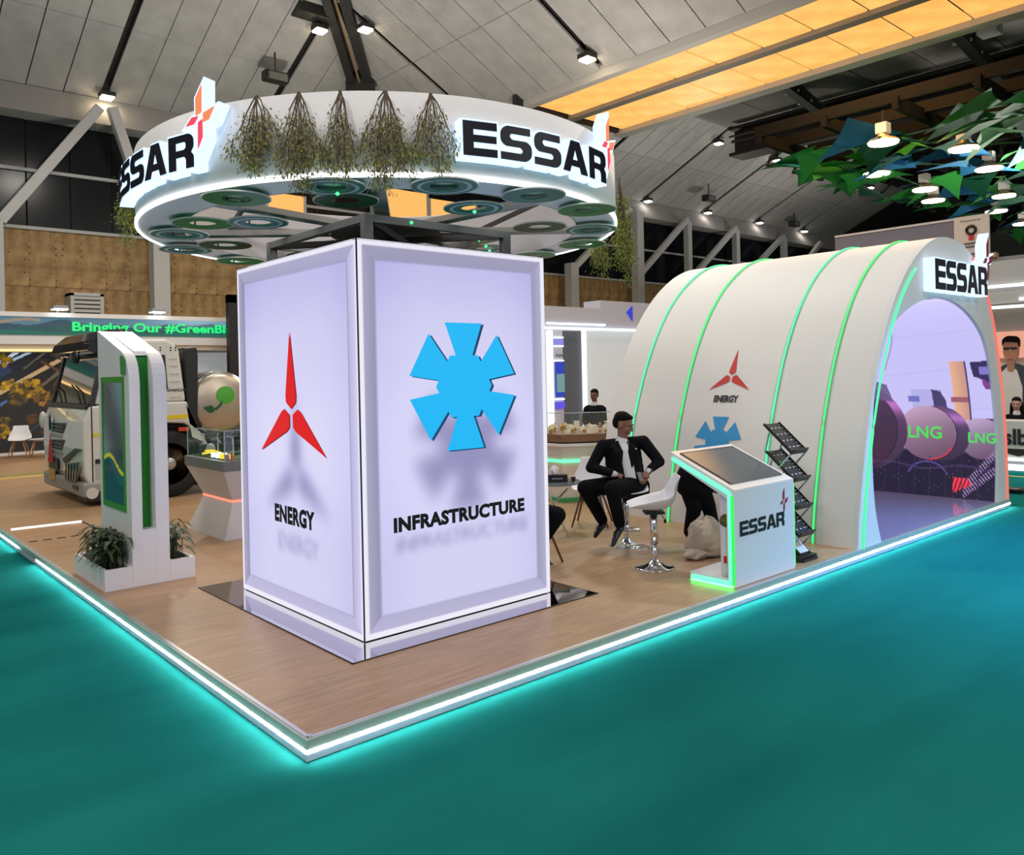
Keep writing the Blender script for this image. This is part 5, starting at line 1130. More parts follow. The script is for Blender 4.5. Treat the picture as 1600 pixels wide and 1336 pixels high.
shell_chair('white shell chair under the hidden visitor behind the video cube', (4.76, 5.20, .1), math.radians(95), M_DBEECH)
shell_chair('left white shell chair with pale legs before the dark mural', (3.72, 20.75, .1), math.radians(70), M_BEECH, False, 1.0); shell_chair('right white shell chair, side-on beside the lorry, before the dark mural', (4.05, 20.35, .1), math.radians(-20), M_BEECH, False, 1.0)
gt = thing('glass_table', 'round glass table with crossed chrome legs right of the video cube', 'table', (5.80, 5.98, .1))
part('glass_top', lathe([(.30, 0), (.303, .006), (.30, .012)], (5.80, 5.98, .615), 40), mat('table_glass', (.35, .45, .46), .05, 0, trans=.7, spec=.6), gt)
for a in range(3):
    an = math.radians(a * 120 - 40); c, s = math.cos(an), math.sin(an); part('leg', tube([(5.80 + .22 * c, 5.98 + .22 * s, .612), (5.80 - .02 * c, 5.98 - .02 * s, .38), (5.80 - .26 * c, 5.98 - .26 * s, .1)], .012, 8), M_CHROME, gt, True)
t = thing('tissue_box', 'black tissue box with white tissue on the glass table', 'tissue box', (5.80, 5.93, .627))
part('box', put(box(-.10, .10, -.055, .055, 0, .075), (5.82, 5.93, .627), (.75, -.66, 0), (.66, .75, 0), (0, 0, 1)), M_BLACK, t); part('print', put(box(-.06, .05, -.057, -.0555, .03, .045), (5.82, 5.93, .627), (.75, -.66, 0), (.66, .75, 0), (0, 0, 1)), mat('grey_print', (.2, .2, .2), .5), t); lump('tissue', mat('tissue_paper', (.75, .75, .75), .9), (5.79, 5.95, .70), (.05, .025, .09), 3, 12, t, amp=.8)
t = thing('paper_cup', 'small dark paper cup with pale rim on the glass table', 'cup', (5.96, 5.84, .627)); part('cup', lathe([(.02, 0), (.026, .05)], (5.96, 5.84, .627), 16), mat('cup_brown', (.04, .02, .015), .5), t, True); part('rim', tube([(5.96 + .026 * math.cos(a), 5.84 + .026 * math.sin(a), .677) for a in np.linspace(0, 6.283, 17)[:-1]], .003, 5, True), M_WHITE, t)
# ================================================================== MODEL DISPLAYS
def plinth(t, x0, y0, x1, y1, zw, zt, ins, m):
    def ringv(d, z): return [(x0 + d, y0 + d, z), (x1 - d, y0 + d, z), (x1 - d, y1 - d, z), (x0 + d, y1 - d, z)]
    V = ringv(0, .1) + ringv(ins, zw); part('lower_plinth', (V, [(3, 2, 1, 0), (4, 5, 6, 7)] + [(k, (k + 1) % 4, 4 + (k + 1) % 4, 4 + k) for k in range(4)]), m, t)
    V = ringv(ins, zw + .02) + ringv(0, zt); part('upper_plinth', (V, [(3, 2, 1, 0), (4, 5, 6, 7)] + [(k, (k + 1) % 4, 4 + (k + 1) % 4, 4 + k) for k in range(4)]), m, t)
    return ringv(ins - .006, zw), ringv(ins - .006, zw + .022)
M_GLS = mat('case_glass', (.8, .9, .88), .02, 0, trans=1., spec=.5)
def pane_box(t, x0, x1, y0, y1, z0, z1, m=None):
    m = m or M_PANE; w = .005
    for g in (box(x0, x1, y0, y0 + w, z0, z1), box(x0, x1, y1 - w, y1, z0, z1), box(x0, x0 + w, y0, y1, z0, z1), box(x1 - w, x1, y0, y1, z0, z1), box(x0, x1, y0, y1, z1, z1 + w)): part('glass_pane', g, m, t)
def thin_glass():
    m = bpy.data.materials.new('clear_thin_glass'); m.use_nodes = True; nt = m.node_tree; nt.nodes.remove(nt.nodes['Principled BSDF'])
    tr = nt.nodes.new('ShaderNodeBsdfTransparent'); tr.inputs[0].default_value = (.95, .98, .97, 1); gl = nt.nodes.new('ShaderNodeBsdfGlossy'); gl.inputs['Roughness'].default_value = .03; gl.inputs['Color'].default_value = (.9, .95, .95, 1)
    mx = nt.nodes.new('ShaderNodeMixShader'); mx.inputs[0].default_value = .05; nt.links.new(tr.outputs[0], mx.inputs[1]); nt.links.new(gl.outputs[0], mx.inputs[2]); nt.links.new(mx.outputs[0], nt.nodes['Material Output'].inputs[0])
    return m
M_PANE = thin_glass()
M_PL = mat('plinth_white', (.66, .64, .63), .55)
pd = thing('model_plinth', 'white hourglass plinth with a coral light line left of the video cube', 'display plinth', (3.8, 8.7, .1))
a, b = plinth(pd, 3.26, 8.15, 4.30, 9.22, .46, .80, .14, M_PL)
part('light_line', (a + b, [(k, (k + 1) % 4, 4 + (k + 1) % 4, 4 + k) for k in range(4)]), glow('coral_line', (1, .16, .10), 2.2), pd)
part('tray', box(3.25, 4.31, 8.14, 9.23, .80, .905), mat('grey_tray', (.17, .19, .18), .35), pd, bevel=.006)
cs = thing('glass_case', 'clear glass case over a wind farm model on the hourglass plinth', 'display case', (3.8, 8.7, .905)); pane_box(cs, 3.28, 4.28, 8.17, 9.20, .905, 1.215)
part('edge', join(*[bar((x, y, .905), (x, y, 1.215), .008) for x in (3.28, 4.28) for y in (8.17, 9.2)], bar((3.28, 8.17, 1.215), (3.28, 9.2, 1.215), .008), bar((3.28, 8.17, 1.215), (4.28, 8.17, 1.215), .008)), mat('glass_edge', (.45, .55, .52), .2), cs)
md = thing('energy_model', 'miniature wind farm and gas plant inside the glass case', 'scale model', (3.8, 8.7, .905))
part('ground', box(3.32, 4.24, 8.22, 9.15, .905, .915), mat('model_green', (.06, .10, .05), .8, noise=.4, nscale=30), md)
M_MW = mat('model_white', (.72, .72, .72), .4)
def mini_turbine(x, y, h, ph):
    part('turbine_mast', tube([(x, y, .915), (x, y, .915 + h)], [.009, .005], 8), M_MW, md)
    for k in range(3):
        an = ph + k * 2.094; part('turbine_rotor', bar((x - .012, y, .915 + h), (x - .012 + .05 * math.cos(an), y - .045 * math.cos(an), .915 + h + .066 * math.sin(an)), .008, .004), M_MW, md)
mini_turbine(3.44, 8.74, .19, 1.3); mini_turbine(3.46, 8.38, .21, .6); mini_turbine(3.95, 8.6, .2, .9); mini_turbine(3.98, 8.3, .17, 1.8)
part('stack', cyl((3.40, 9.05, .915), (3.40, 9.05, 1.13), .012, 10), M_MW, md); part('tower_block', box(3.36, 3.44, 8.98, 9.08, .915, 1.03), mat('model_dark', (.08, .10, .11), .5), md); part('dome_tank', lathe([(.05, 0), (.05, .08), (.035, .115), (.005, .13)], (3.42, 8.90, .915), 16), mat('model_grey', (.45, .48, .46), .4), md, True)
M_YL = glow('model_yellow_light', (1, .72, .05), 1.2)
part('lit_pipe', tube([(3.34, 8.92, .935), (3.36, 8.75, .96), (3.38, 8.56, .94)], .012, 6), M_YL, md); part('lit_pipe', tube([(3.36, 8.9, .965), (3.38, 8.76, .98), (3.42, 8.60, .955)], .010, 6), M_YL, md)
for i in range(9): part('lit_block', cbox((3.34 + .03 * (i // 4), 8.62 - .1 * (i % 4) - .02 * i, .94), (.035, .04, .05)), (glow('model_white_light', (.9, 1, .98), 1.6), M_YL, mat('model_orange', (.55, .2, .08), .5))[(0, 0, 1, 2)[i % 4]], md)
for i in range(10): part('shrub', ellipsoid((3.50 + .07 * i, 8.60 + .03 * (i % 3), .93), (.03, .03, .025)), mat('model_shrub', (.03, .08, .02), .8), md)

p2 = thing('model_counter', 'white faceted counter with a green light line behind the glass table', 'display counter', (7.6, 7.8, .1))
def cring(z, e): return [(7.25 - e, 8.35, z), (7.25 - e, 7.30 - e, z), (7.85, 6.95 - e, z), (8.6, 6.95 - e, z), (8.6, 8.35, z)]
def loft(r0, r1): 
    n = len(r0); return r0 + r1, [tuple(range(n))[::-1], tuple(range(n, 2 * n))] + [(k, (k + 1) % n, n + (k + 1) % n, n + k) for k in range(n)]
part('lower_body', loft(cring(.1, -.02), cring(.59, -.06)), mat('counter_cream', (.74, .62, .53), .55), p2); part('upper_body', loft(cring(.62, -.06), cring(.80, .0)), mat('counter_pale', (.72, .69, .68), .55), p2)
part('light_line', loft(cring(.59, -.045), cring(.62, -.045)), glow('counter_green_line', (.10, 1, .35), 2.2), p2); part('top', loft(cring(.80, .03), cring(.83, .03)), M_WHITE, p2); part('kick_band', loft(cring(.10, .03), cring(.15, .03)), mat('kick_green', (.05, .35, .12), .5), p2)
tr = thing('model_tray', 'wooden tray with a gold and white city model under glass', 'scale model', (7.6, 7.8, .83))
part('tray', loft(cring(.85, -.02), cring(.945, -.02)), mat('walnut_tray', (.20, .10, .05), .5, noise=.2, nscale=12), tr); part('plinth_gap', loft(cring(.83, -.05), cring(.85, -.05)), M_BLACK, tr)
rr = random.Random(5); M_GOLD = mat('model_gold', (.55, .38, .12), .35, .6); M_CRM = mat('model_cream', (.75, .68, .58), .5, emit=(1, .85, .6), es=.15)
for i in range(46):
    x = rr.uniform(7.30, 8.2); y = rr.uniform(7.32, 8.25) if x < 7.75 else rr.uniform(7.05, 8.2); h = rr.uniform(.03, .12); k = i % 3
    if x + y < 14.75: continue
    if k == 0: part('model_tank', lathe([(.025, 0), (.028, h * .6), (.015, h * .85), (.002, h)], (x, y, .945), 10), M_GOLD, tr)
    elif k == 1: part('model_building', cbox((x, y, .945 + h / 2), (.05, .06, h)), M_CRM, tr)
    else: part('model_tree', join(cyl((x, y, .945), (x, y, .945 + h * .6), .005, 5), ellipsoid((x, y, .945 + h * .75), (.02, .02, .025), 0, 8)), M_GOLD, tr)
for (x, y, z) in ((7.72, 7.22, .08), (7.95, 7.12, .12), (7.85, 7.3, .06)): part('model_block', join(cbox((x, y, .945 + z / 2), (.09, .08, z)), cbox((x, y, .945 + z + .02), (.10, .09, .012))), M_CRM, tr)
cs2 = thing('glass_cover', 'clear glass cover over the gold city model', 'display case', (7.6, 7.8, .945))
for g in (bar((7.27, 8.3, 1.08), (7.27, 7.32, 1.08), .006, .27), bar((7.27, 7.32, 1.08), (7.86, 6.98, 1.08), .006, .27), bar((7.86, 6.98, 1.08), (8.55, 6.98, 1.08), .006, .27)): part('glass_pane', g, M_PANE, cs2)
part('edge', join(bar((7.27, 8.3, 1.22), (7.27, 7.32, 1.22), .01), bar((7.27, 7.32, 1.22), (7.86, 6.98, 1.22), .01), bar((7.86, 6.98, 1.22), (8.55, 6.98, 1.22), .01)), mat('glass_edge', (.45, .55, .52), .2), cs2)

# ================================================================== LORRY
SY_, FY = 11.72, 13.95
tk = thing('lorry', 'white lorry cab with a black chassis and steel gas tank on display', 'lorry', (4.0, 12.8, .1))
M_CAB = mat('cab_white_paint', (.66, .67, .62), .22, coat=.6); M_TRIM = mat('cab_black_trim', (.014, .014, .015), .35); M_CGL = mat('windscreen_glass', (.03, .035, .04), .04, 0, spec=.9, coat=.5)
low = [(2.84, .50), (2.82, .85), (2.83, 1.22), (2.92, 1.42), (3.30, 1.44), (4.19, 1.44), (4.27, .95), (4.45, .86), (4.47, .80), (4.42, .74), (4.33, .98), (4.15, 1.13), (3.9, 1.15), (3.65, 1.08), (3.48, .9), (3.42, .62), (3.40, .42), (2.90, .38)]
part('cab_lower', prism(low, 'y', SY_, FY), M_CAB, tk, bevel=.03, seg=3)
upr = [(2.98, 1.44), (3.12, 2.06), (3.20, 2.20), (3.34, 2.30), (3.92, 2.32), (4.02, 2.27), (4.10, 2.16), (4.18, 1.44)]
part('cab_upper', prism(upr, 'y', SY_ + .03, FY - .03), M_CAB, tk, bevel=.04, seg=3)
part('windscreen', ([(2.955, SY_ + .08, 1.44), (2.955, FY - .08, 1.44), (3.11, FY - .14, 2.10), (3.11, SY_ + .14, 2.10)], [(0, 1, 2, 3)]), M_CGL, tk); part('screen_pillar', bar((2.95, SY_ + .07, 1.42), (3.12, SY_ + .10, 2.12), .09, .05), M_TRIM, tk); part('screen_pillar', bar((2.95, FY - .07, 1.42), (3.12, FY - .10, 2.12), .09, .05), M_TRIM, tk)
part('scuttle', box(2.88, 3.02, SY_ + .06, FY - .06, 1.38, 1.455), M_TRIM, tk, bevel=.02)
part('sun_visor', prism([(3.02, 2.12), (2.92, 2.16), (2.98, 2.30), (3.14, 2.44), (3.40, 2.46), (3.40, 2.30), (3.15, 2.22)], 'y', SY_ + .06, FY - .06), mat('tinted_visor', (.012, .014, .022), .08, coat=.8), tk, bevel=.015); part('visor_print', box(2.965, 2.975, SY_ + .12, SY_ + .42, 2.24, 2.27), mat('visor_silver', (.5, .5, .52), .4), tk)
for y in (SY_ + .5, FY - .7): part('wiper', tube([(2.93, y, 1.46), (2.96, y + .3, 1.62), (2.99, y + .7, 1.70)], .012, 5), M_TRIM, tk)
# front mirrors
part('front_mirror', ellipsoid((2.90, SY_ + .62, 2.08), (.05, .17, .09)), M_TRIM, tk, True); part('mirror_arm', tube([(2.92, SY_ + .7, 2.1), (2.96, SY_ + .4, 2.22), (3.02, SY_ + .1, 2.2), (3.06, SY_ + .02, 2.06)], .014, 6), M_TRIM, tk); part('side_mirror', ellipsoid((2.84, FY + .10, 1.18), (.05, .09, .13)), mat('mirror_cream', (.60, .58, .52), .4), tk, True)
# grille, badge, ribbon
for i, (z, y0, y1) in enumerate(((1.10, SY_ + .95, FY - .42), (.86, SY_ + 1.02, FY - .42))):
    part('grille_opening', ([(2.815, y0 - .12, z + .085), (2.815, y1, z + .05), (2.815, y1, z - .06), (2.815, y0 + .08, z - .075)], [(0, 1, 2, 3)]), M_BLACK, tk)
    for k in range(2): part('grille_slat', box(2.806, 2.818, y0 + .03, y1, z - .04 + k * .05, z - .022 + k * .05), mat('grille_grey', (.10, .10, .10), .4), tk)
for z in (.97, 1.0, .73, .76): part('grille_louvre', box(2.806, 2.818, SY_ + 1.05, FY - .45, z - .006, z + .006), mat('louvre_grey', (.30, .31, .28), .5), tk)
part('badge', ellipsoid((2.80, FY - .62, 1.17), (.02, .085, .14)), M_CHROME, tk, True); part('badge_centre', ellipsoid((2.785, FY - .62, 1.17), (.015, .055, .11)), M_BLACK, tk, True)
part('red_ribbon', join(*[([(2.785, FY - .62, 1.05), (2.78, FY - .62 + a, .60), (2.775, FY - .62 + a + .07, .58)], [(0, 1, 2)]) for a in (-.16, -.08, .02, .08)]), mat('ribbon_red', rgb(190, 35, 35), .6), tk); part('model_badge', flat(text_mesh('LNG', .20, .07, .02), (2.815, SY_ + .82, 1.27), (0, -1, 0), (0, 0, 1)), mat('badge_green_text', (.10, .25, .08), .5), tk)
part('lamp_brow', prism([(SY_ + .0, .86), (SY_ + .3, .80), (SY_ + .9, .62), (SY_ + 1.0, .68), (SY_ + .3, .86)], 'x', 2.80, 2.84), M_TRIM, tk); part('bumper_lower', prism([(2.82, .22), (2.81, .42), (3.35, .40), (3.35, .24)], 'y', SY_ - .01, FY + .01), mat('bumper_grey', (.30, .30, .27), .5), tk, bevel=.03)
part('bumper_black', box(2.86, 3.4, SY_ - .015, SY_ + .5, .16, .30), M_TRIM, tk, bevel=.02); part('fog_lamp', lathe([(.075, 0), (.06, .015)], (2.92, SY_ - .03, .28), 16, 'y'), mat('fog_lens', (.6, .6, .55), .2), tk); part('number_plate', box(2.795, 2.81, FY - .75, FY - .45, .34, .50), mat('plate_yellow', (.5, .28, .08), .5), tk); part('lower_intake', box(2.80, 2.82, FY - .95, FY - .42, .50, .66), M_BLACK, tk)
part('head_lamp', prism([(SY_ + .08, .70), (SY_ + .10, .64), (SY_ + .35, .40), (SY_ + .72, .42), (SY_ + .76, .60), (SY_ + .6, .64)], 'x', 2.805, 2.83), mat('headlamp_lens', (.45, .46, .40), .12, .4), tk)
for k in range(5): part('lamp_guard', bar((2.785, SY_ + .12 + k * .15, .68 - k * .012), (2.785, SY_ + .24 + k * .13, .40), .012), M_TRIM, tk)
for z in (.46, .55, .63): part('lamp_guard', bar((2.785, SY_ + .1, z + .04), (2.785, SY_ + .78, z - .02), .012), M_TRIM, tk)
part('lamp_badge', box(2.80, 2.81, SY_ + .22, SY_ + .48, .31, .36), M_TRIM, tk)
# doors and side details
part('door_window', prism([(3.16, 1.50), (3.26, 1.98), (3.66, 2.02), (3.66, 1.46)], 'y', SY_ + .024, SY_ + .03), M_CGL, tk); part('rear_window', prism([(3.82, 1.62), (3.80, 2.10), (3.90, 2.10), (3.93, 1.62)], 'y', SY_ + .022, SY_ + .03), M_BLACK, tk); part('door_seam', box(2.93, 2.945, SY_ - .004, SY_, .42, 1.42), M_TRIM, tk); part('step_recess', box(2.97, 3.38, SY_ - .006, SY_, .44, .66), mat('step_grey', (.42, .42, .40), .5), tk); part('step_slot', box(2.97, 3.36, SY_ - .012, SY_, .66, .72), M_TRIM, tk)
part('reflective_stripe', box(2.95, 3.40, SY_ - .006, SY_, 1.02, 1.065), mat('stripe_yellow', rgb(225, 200, 20), .5), tk); part('reflective_stripe', box(3.84, 4.19, SY_ - .006, SY_ + .001, 1.20, 1.255), mat('stripe_yellow', rgb(225, 200, 20), .5), tk)
part('side_lettering', flat(text_mesh('GreenLine', .27, .05, .02), (3.91, SY_ + .026, 1.585), (1, 0, 0), (0, 0, 1), .004), M_PK, tk, label='black lettering GreenLine'); part('side_lettering', flat(text_mesh('E7', .12, .06, .02), (3.16, SY_ - .004, .80), (1, 0, 0), (0, 0, 1), .004), M_PK, tk)
for i, z in enumerate((1.50, 1.72, 1.83, 1.94, 2.04)): part('panel_rib', box(3.96, 4.11 - .012 * i, SY_ + .020, SY_ + .03, z, z + .012), mat('rib_shadow', (.52, .52, .49), .5), tk)
for x in (3.84, 3.98, 4.05):
    for z in (2.20, 2.165): part('rivet', ellipsoid((x, SY_ + .03, z), (.012, .006, .012), 0, 8), M_TRIM, tk)
part('marker_lamp', box(4.05, 4.20, SY_ - .015, SY_ + .005, 1.02, 1.075), mat('marker_red', rgb(200, 60, 30), .3), tk, bevel=.008)
def wheel(x, y, r):
    t = part('tyre', lathe([(r * .62, 0), (r * .9, -.02), (r, .03), (r, .22), (r * .9, .27), (r * .62, .25)], (x, y, .1 + r), 32, 'y'), mat('tyre_rubber', (.010, .010, .010), .8), tk, True); part('rim', lathe([(r * .62, .0), (r * .58, .03), (r * .45, .06), (r * .2, .02), (r * .16, -.02), (r * .05, -.02)], (x, y, .1 + r), 28, 'y'), mat('steel_rim', (.42, .42, .42), .35, .7), t, True)
wheel(3.94, SY_ + .03, .47); wheel(3.94, FY - .3, .47); wheel(6.6, SY_ + .06, .47); wheel(6.6, FY - .3, .47); wheel(7.6, SY_ + .06, .47)
part('chassis_rail', box(3.2, 8.6, 12.3, 12.45, .55, .85), M_TRIM, tk); part('chassis_rail', box(3.2, 8.6, 13.2, 13.35, .55, .85), M_TRIM, tk)
part('rear_cowl', prism([(4.22, .95), (4.17, 2.20), (4.36, 2.22), (4.38, 2.10), (4.36, 1.2), (4.40, .95)], 'y', SY_ + .06, FY - .06), M_TRIM, tk, bevel=.03)
part('battery_box', box(4.35, 5.5, SY_ + .05, SY_ + .6, .3, .8), M_TRIM, tk, bevel=.02); part('mud_flap', box(4.40, 4.43, SY_ + .03, SY_ + .45, .2, .85), M_TRIM, tk)
TKC = (4.72, SY_ + .12, 1.39)
tn = part('gas_tank', lathe([(.44, .0), (.47, .03), (.47, .18), (.455, .19), (.455, .23), (.47, .24), (.47, 1.8), (.3, 1.95)], TKC, 40, 'y'), mat('tank_steel', (.48, .47, .45), .22, .95), tk, True, label='brushed steel gas tank'); shade_auto(tn, .5)
dm = part('tank_dome', lathe([(.005, -.075), (.15, -.07), (.28, -.053), (.38, -.025), (.44, .0), (.44, .02)], TKC, 40, 'y'), mat('tank_dome_steel', (.50, .43, .34), .36, .9), tk, True)
part('tank_strap', lathe([(.475, .3), (.475, .36)], TKC, 40, 'y'), M_TRIM, tk); part('tank_strap', lathe([(.475, .8), (.475, .86)], TKC, 40, 'y'), M_TRIM, tk)
lg = mat('tank_logo_green', rgb(70, 165, 45), .4)
def dome_y(r): return float(np.interp(r, [.005, .15, .28, .38, .44], [-.075, -.07, -.053, -.025, 0])) - .009
def on_dome(poly):
    n = len(poly); cx = sum(p[0] for p in poly) / n; cz = sum(p[1] for p in poly) / n; q = [(cx, cz)]
    for f in (.33, .66, 1.): q += [(cx + (x - cx) * f, cz + (z - cz) * f) for x, z in poly]
    Fc = [(0, 1 + k, 1 + (k + 1) % n) for k in range(n)] + [(1 + r * n + k, 1 + r * n + (k + 1) % n, 1 + (r + 1) * n + (k + 1) % n, 1 + (r + 1) * n + k) for r in range(2) for k in range(n)]
    return [(TKC[0] + x, TKC[1] + dome_y(math.hypot(x, z)), TKC[2] + z) for x, z in q], Fc
part('tank_logo', on_dome([(.04 + .14 * math.cos(a), .12 + .13 * math.sin(a)) for a in np.linspace(0, 6.283, 17)[:-1]]), lg, tk); part('tank_logo', on_dome(rounded([(-.30, -.05), (-.16, -.02), (-.12, -.12), (-.20, -.14)], .03)), mat('logo_dark_green', rgb(25, 90, 45), .4), tk); part('tank_logo', on_dome([(-.16, -.08), (-.10, -.10), (-.03, -.04), (.0, .03), (-.02, .04), (-.06, -.02), (-.12, -.07)]), mat('logo_dark_green', rgb(25, 90, 45), .4), tk)

# ================================================================== STAND WALL WITH MURAL
wl = struct(part('wall_mural', box(-2, 10.2, 21.62, 21.9, 0, 3.33), mat('stand_wall', (.5, .52, .54), .6)), 'stand wall behind the lorry with mural and banner')
def mural(S, T):
    c = np.ones(S.shape + (3,)) * np.array([.045, .05, .065]); x = S; z = T
    rn = np.random.default_rng(4)
    c = c + np.array([.02, .06, .10]) * (sstep(np.sin((x * .8 - z * 1.1) * 1.2 + 1.0), .2, .9))[..., None]
    def line(x0, z0, x1, z1, w, col):
        nonlocal c
        d = np.array([x1 - x0, z1 - z0]); L = np.hypot(*d); d /= L; u = (x - x0) * d[0] + (z - z0) * d[1]; v = -(x - x0) * d[1] + (z - z0) * d[0]; m = ((u > 0) & (u < L) & (np.abs(v) < w))[..., None]; c = np.where(m, np.array(col), c)
    for k in range(16):
        x0 = rn.uniform(0, 8); z0 = rn.uniform(.3, 2.0); l = rn.uniform(.3, 1.2); up = rn.random() < .6; line(x0, z0, x0 + l, z0 + (l * .85 if up else -l * .8), .018, [.40, .36, .30] if rn.random() < .6 else [.12, .22, .34])
    line(3.3, 1.25, 5.2, 2.40, .045, [.80, .66, .48]); line(3.5, 2.05, 4.0, 2.40, .035, [.80, .86, .92]); line(3.5, 2.05, 3.35, 2.25, .03, [.7, .8, .88]); line(4.0, 2.40, 4.15, 2.3, .03, [.7, .8, .9]); line(3.5, 1.98, 4.15, 2.32, .03, [.7, .78, .88]); line(3.3, .95, 3.65, 1.2, .03, [.25, .4, .6]); line(3.3, 1.7, 3.7, 1.98, .12, [.10, .22, .34])
    line(4.35, 2.1, 5.4, 1.45, .03, [.35, .24, .18]); line(4.6, 2.25, 5.6, 1.6, .02, [.3, .2, .15])
    for cx, cz, r, col in ((3.75, 1.50, .22, [.72, .55, .08]), (4.12, 1.48, .24, [.70, .52, .08]), (4.40, 1.25, .20, [.62, .42, .10]), (3.85, 1.22, .18, [.40, .30, .06]), (4.70, 1.0, .24, [.50, .28, .06]), (3.60, .72, .14, [.42, .32, .05]), (3.52, .50, .18, [.68, .50, .04]), (4.15, .75, .13, [.35, .2, .05]), (4.0, .55, .12, [.2, .14, .03]), (4.55, .45, .2, [.25, .12, .03]), (3.55, 2.12, .2, [.6, .46, .06]), (4.8, 1.45, .2, [.45, .22, .06]), (5.0, .7, .3, [.3, .15, .05]), (6.0, 1.2, .3, [.4, .2, .05])):
        for k in range(26):
            a = rn.uniform(0, 6.28); q = rn.uniform(0, 1) ** .5 * r; e = ((x - cx - q * np.cos(a)) ** 2 + (z - cz - q * np.sin(a) * .8) ** 2) < (r * rn.uniform(.16, .3)) ** 2; c = np.where(e[..., None], np.array(col) * rn.uniform(.45, 1.15), c)
    return c
picture('mural_print', lambda S, T: mural(S + 1.5, T), (1.5, 21.61, .15), (1, 0, 0), (0, 0, 1), 8.7, 2.30, 380, 110, picture_mat('mural_lit_print', .75, .04, .5), wl)
part('skirting', box(-2, 10.2, 21.56, 21.62, .1, .16), M_WHITE, wl); part('ceiling_beam', box(-2, 10.2, 21.0, 21.62, 2.50, 2.62), mat('beam_warm_white', (.78, .70, .58), .6), wl); part('beam_light', box(-2, 4.8, 20.98, 21.05, 2.46, 2.50), glow('warm_lightline', (1, .62, .2), 2.2), wl); part('pelmet', box(-2, 10.2, 20.92, 21.62, 2.62, 2.84), mat('pelmet_white', (.72, .72, .72), .5), wl); part('cornice', box(-2, 10.2, 20.85, 21.7, 3.24, 3.34), mat('cornice_white', (.78, .78, .78), .5), wl)
def banner(S, T):
    x = S; z = T; sky = np.array([.34, .50, .58]); c = np.ones(S.shape + (3,)) * sky
    h1 = .26 + .06 * np.sin(x * 2.1) + .04 * np.sin(x * 5.3 + 1); h2 = .17 + .05 * np.sin(x * 1.4 + 2) + .03 * np.sin(x * 7); h3 = .09 + .03 * np.sin(x * 3.1)
    for h, col in ((h1, [.16, .30, .37]), (h2, [.08, .34, .34]), (h3, [.06, .42, .36])): c = np.where((z < h)[..., None], np.array(col), c)
    cl = (np.sin(x * 3.3 + 1) * np.sin(x * 1.7) * .06 + .30) ; c = np.where(((np.abs(z - cl) < .035) & (x < 3.2))[..., None], np.array([.62, .56, .48]), c)
    c = c + .28 * np.exp(-((x - 6.6) / 1.1) ** 2)[..., None] * sstep(z, .1, .4)[..., None]
    return c
picture('banner_print', banner, (1.0, 20.90, 2.83), (1, 0, 0), (0, 0, 1), 9.2, .42, 300, 24, picture_mat('banner_lit_print', .8, .04, .5), wl)
part('banner_lettering', flat(text_mesh('Bringing Our #GreenBlue', 4.0, .29, .035), (4.86, 20.90, 2.86), (1, 0, 0), (0, 0, 1), .02), glow('banner_green', rgb(20, 235, 120), 1.1), wl, label='green lettering Bringing Our #GreenBlue')
for n, (x, lab) in enumerate(((4.6, 'left white spotlight on top of the mural wall'), (6.75, 'right white spotlight on top of the mural wall'))):
    t = thing('spotlight', lab, 'spotlight', (x, 21.0, 3.34), 'spotlights on the mural wall'); part('arm', tube([(x, 21.1, 3.34), (x, 20.95, 3.44)], .015, 6), M_GREY, t); part('head', box(x - .16, x + .16, 20.7, 20.98, 3.42, 3.50), M_GREY, t, bevel=.02); part('lens', box(x - .15, x + .15, 20.69, 20.97, 3.405, 3.42), glow('spot_lens', (.95, .97, 1), 9), t)
part('door_panel', box(7.9, 8.9, 21.5, 21.6, .1, 2.45), mat('pale_blue_panel', (.52, .58, .62), .5, emit=(.6, .75, .85), es=.2), wl)
bt = thing('black_truss_tower', 'black steel truss tower between the lorry and the video cube', 'truss', (9.0, 20.0, .1))
for x in (8.28, 8.85): part('upright', box(x - .1, x + .1, 19.9, 20.1, .1, 3.85), M_BLACK, bt)
part('cross_head', box(8.18, 9.4, 19.9, 20.1, 3.65, 3.85), M_BLACK, bt); part('infill', box(8.38, 9.4, 19.96, 20.0, .1, 3.65), mat('dark_infill', (.02, .02, .022), .5), bt); part('light_patch', box(8.9, 9.2, 19.85, 19.9, 2.8, 3.0), glow('patch_green', (.15, .8, .45), .8), bt)
struct(part('floor_yellow_line', bar((-1, 16.4, .101), (10, 16.4, .101), .10, .006), mat('yellow_line', rgb(225, 205, 60), .5)), 'yellow line on the stand floor'); struct(part('floor_green_line', bar((-1, 16.9, .101), (10, 16.9, .101), .16, .006), mat('green_line', rgb(120, 140, 50), .6)), 'green line on the stand floor')

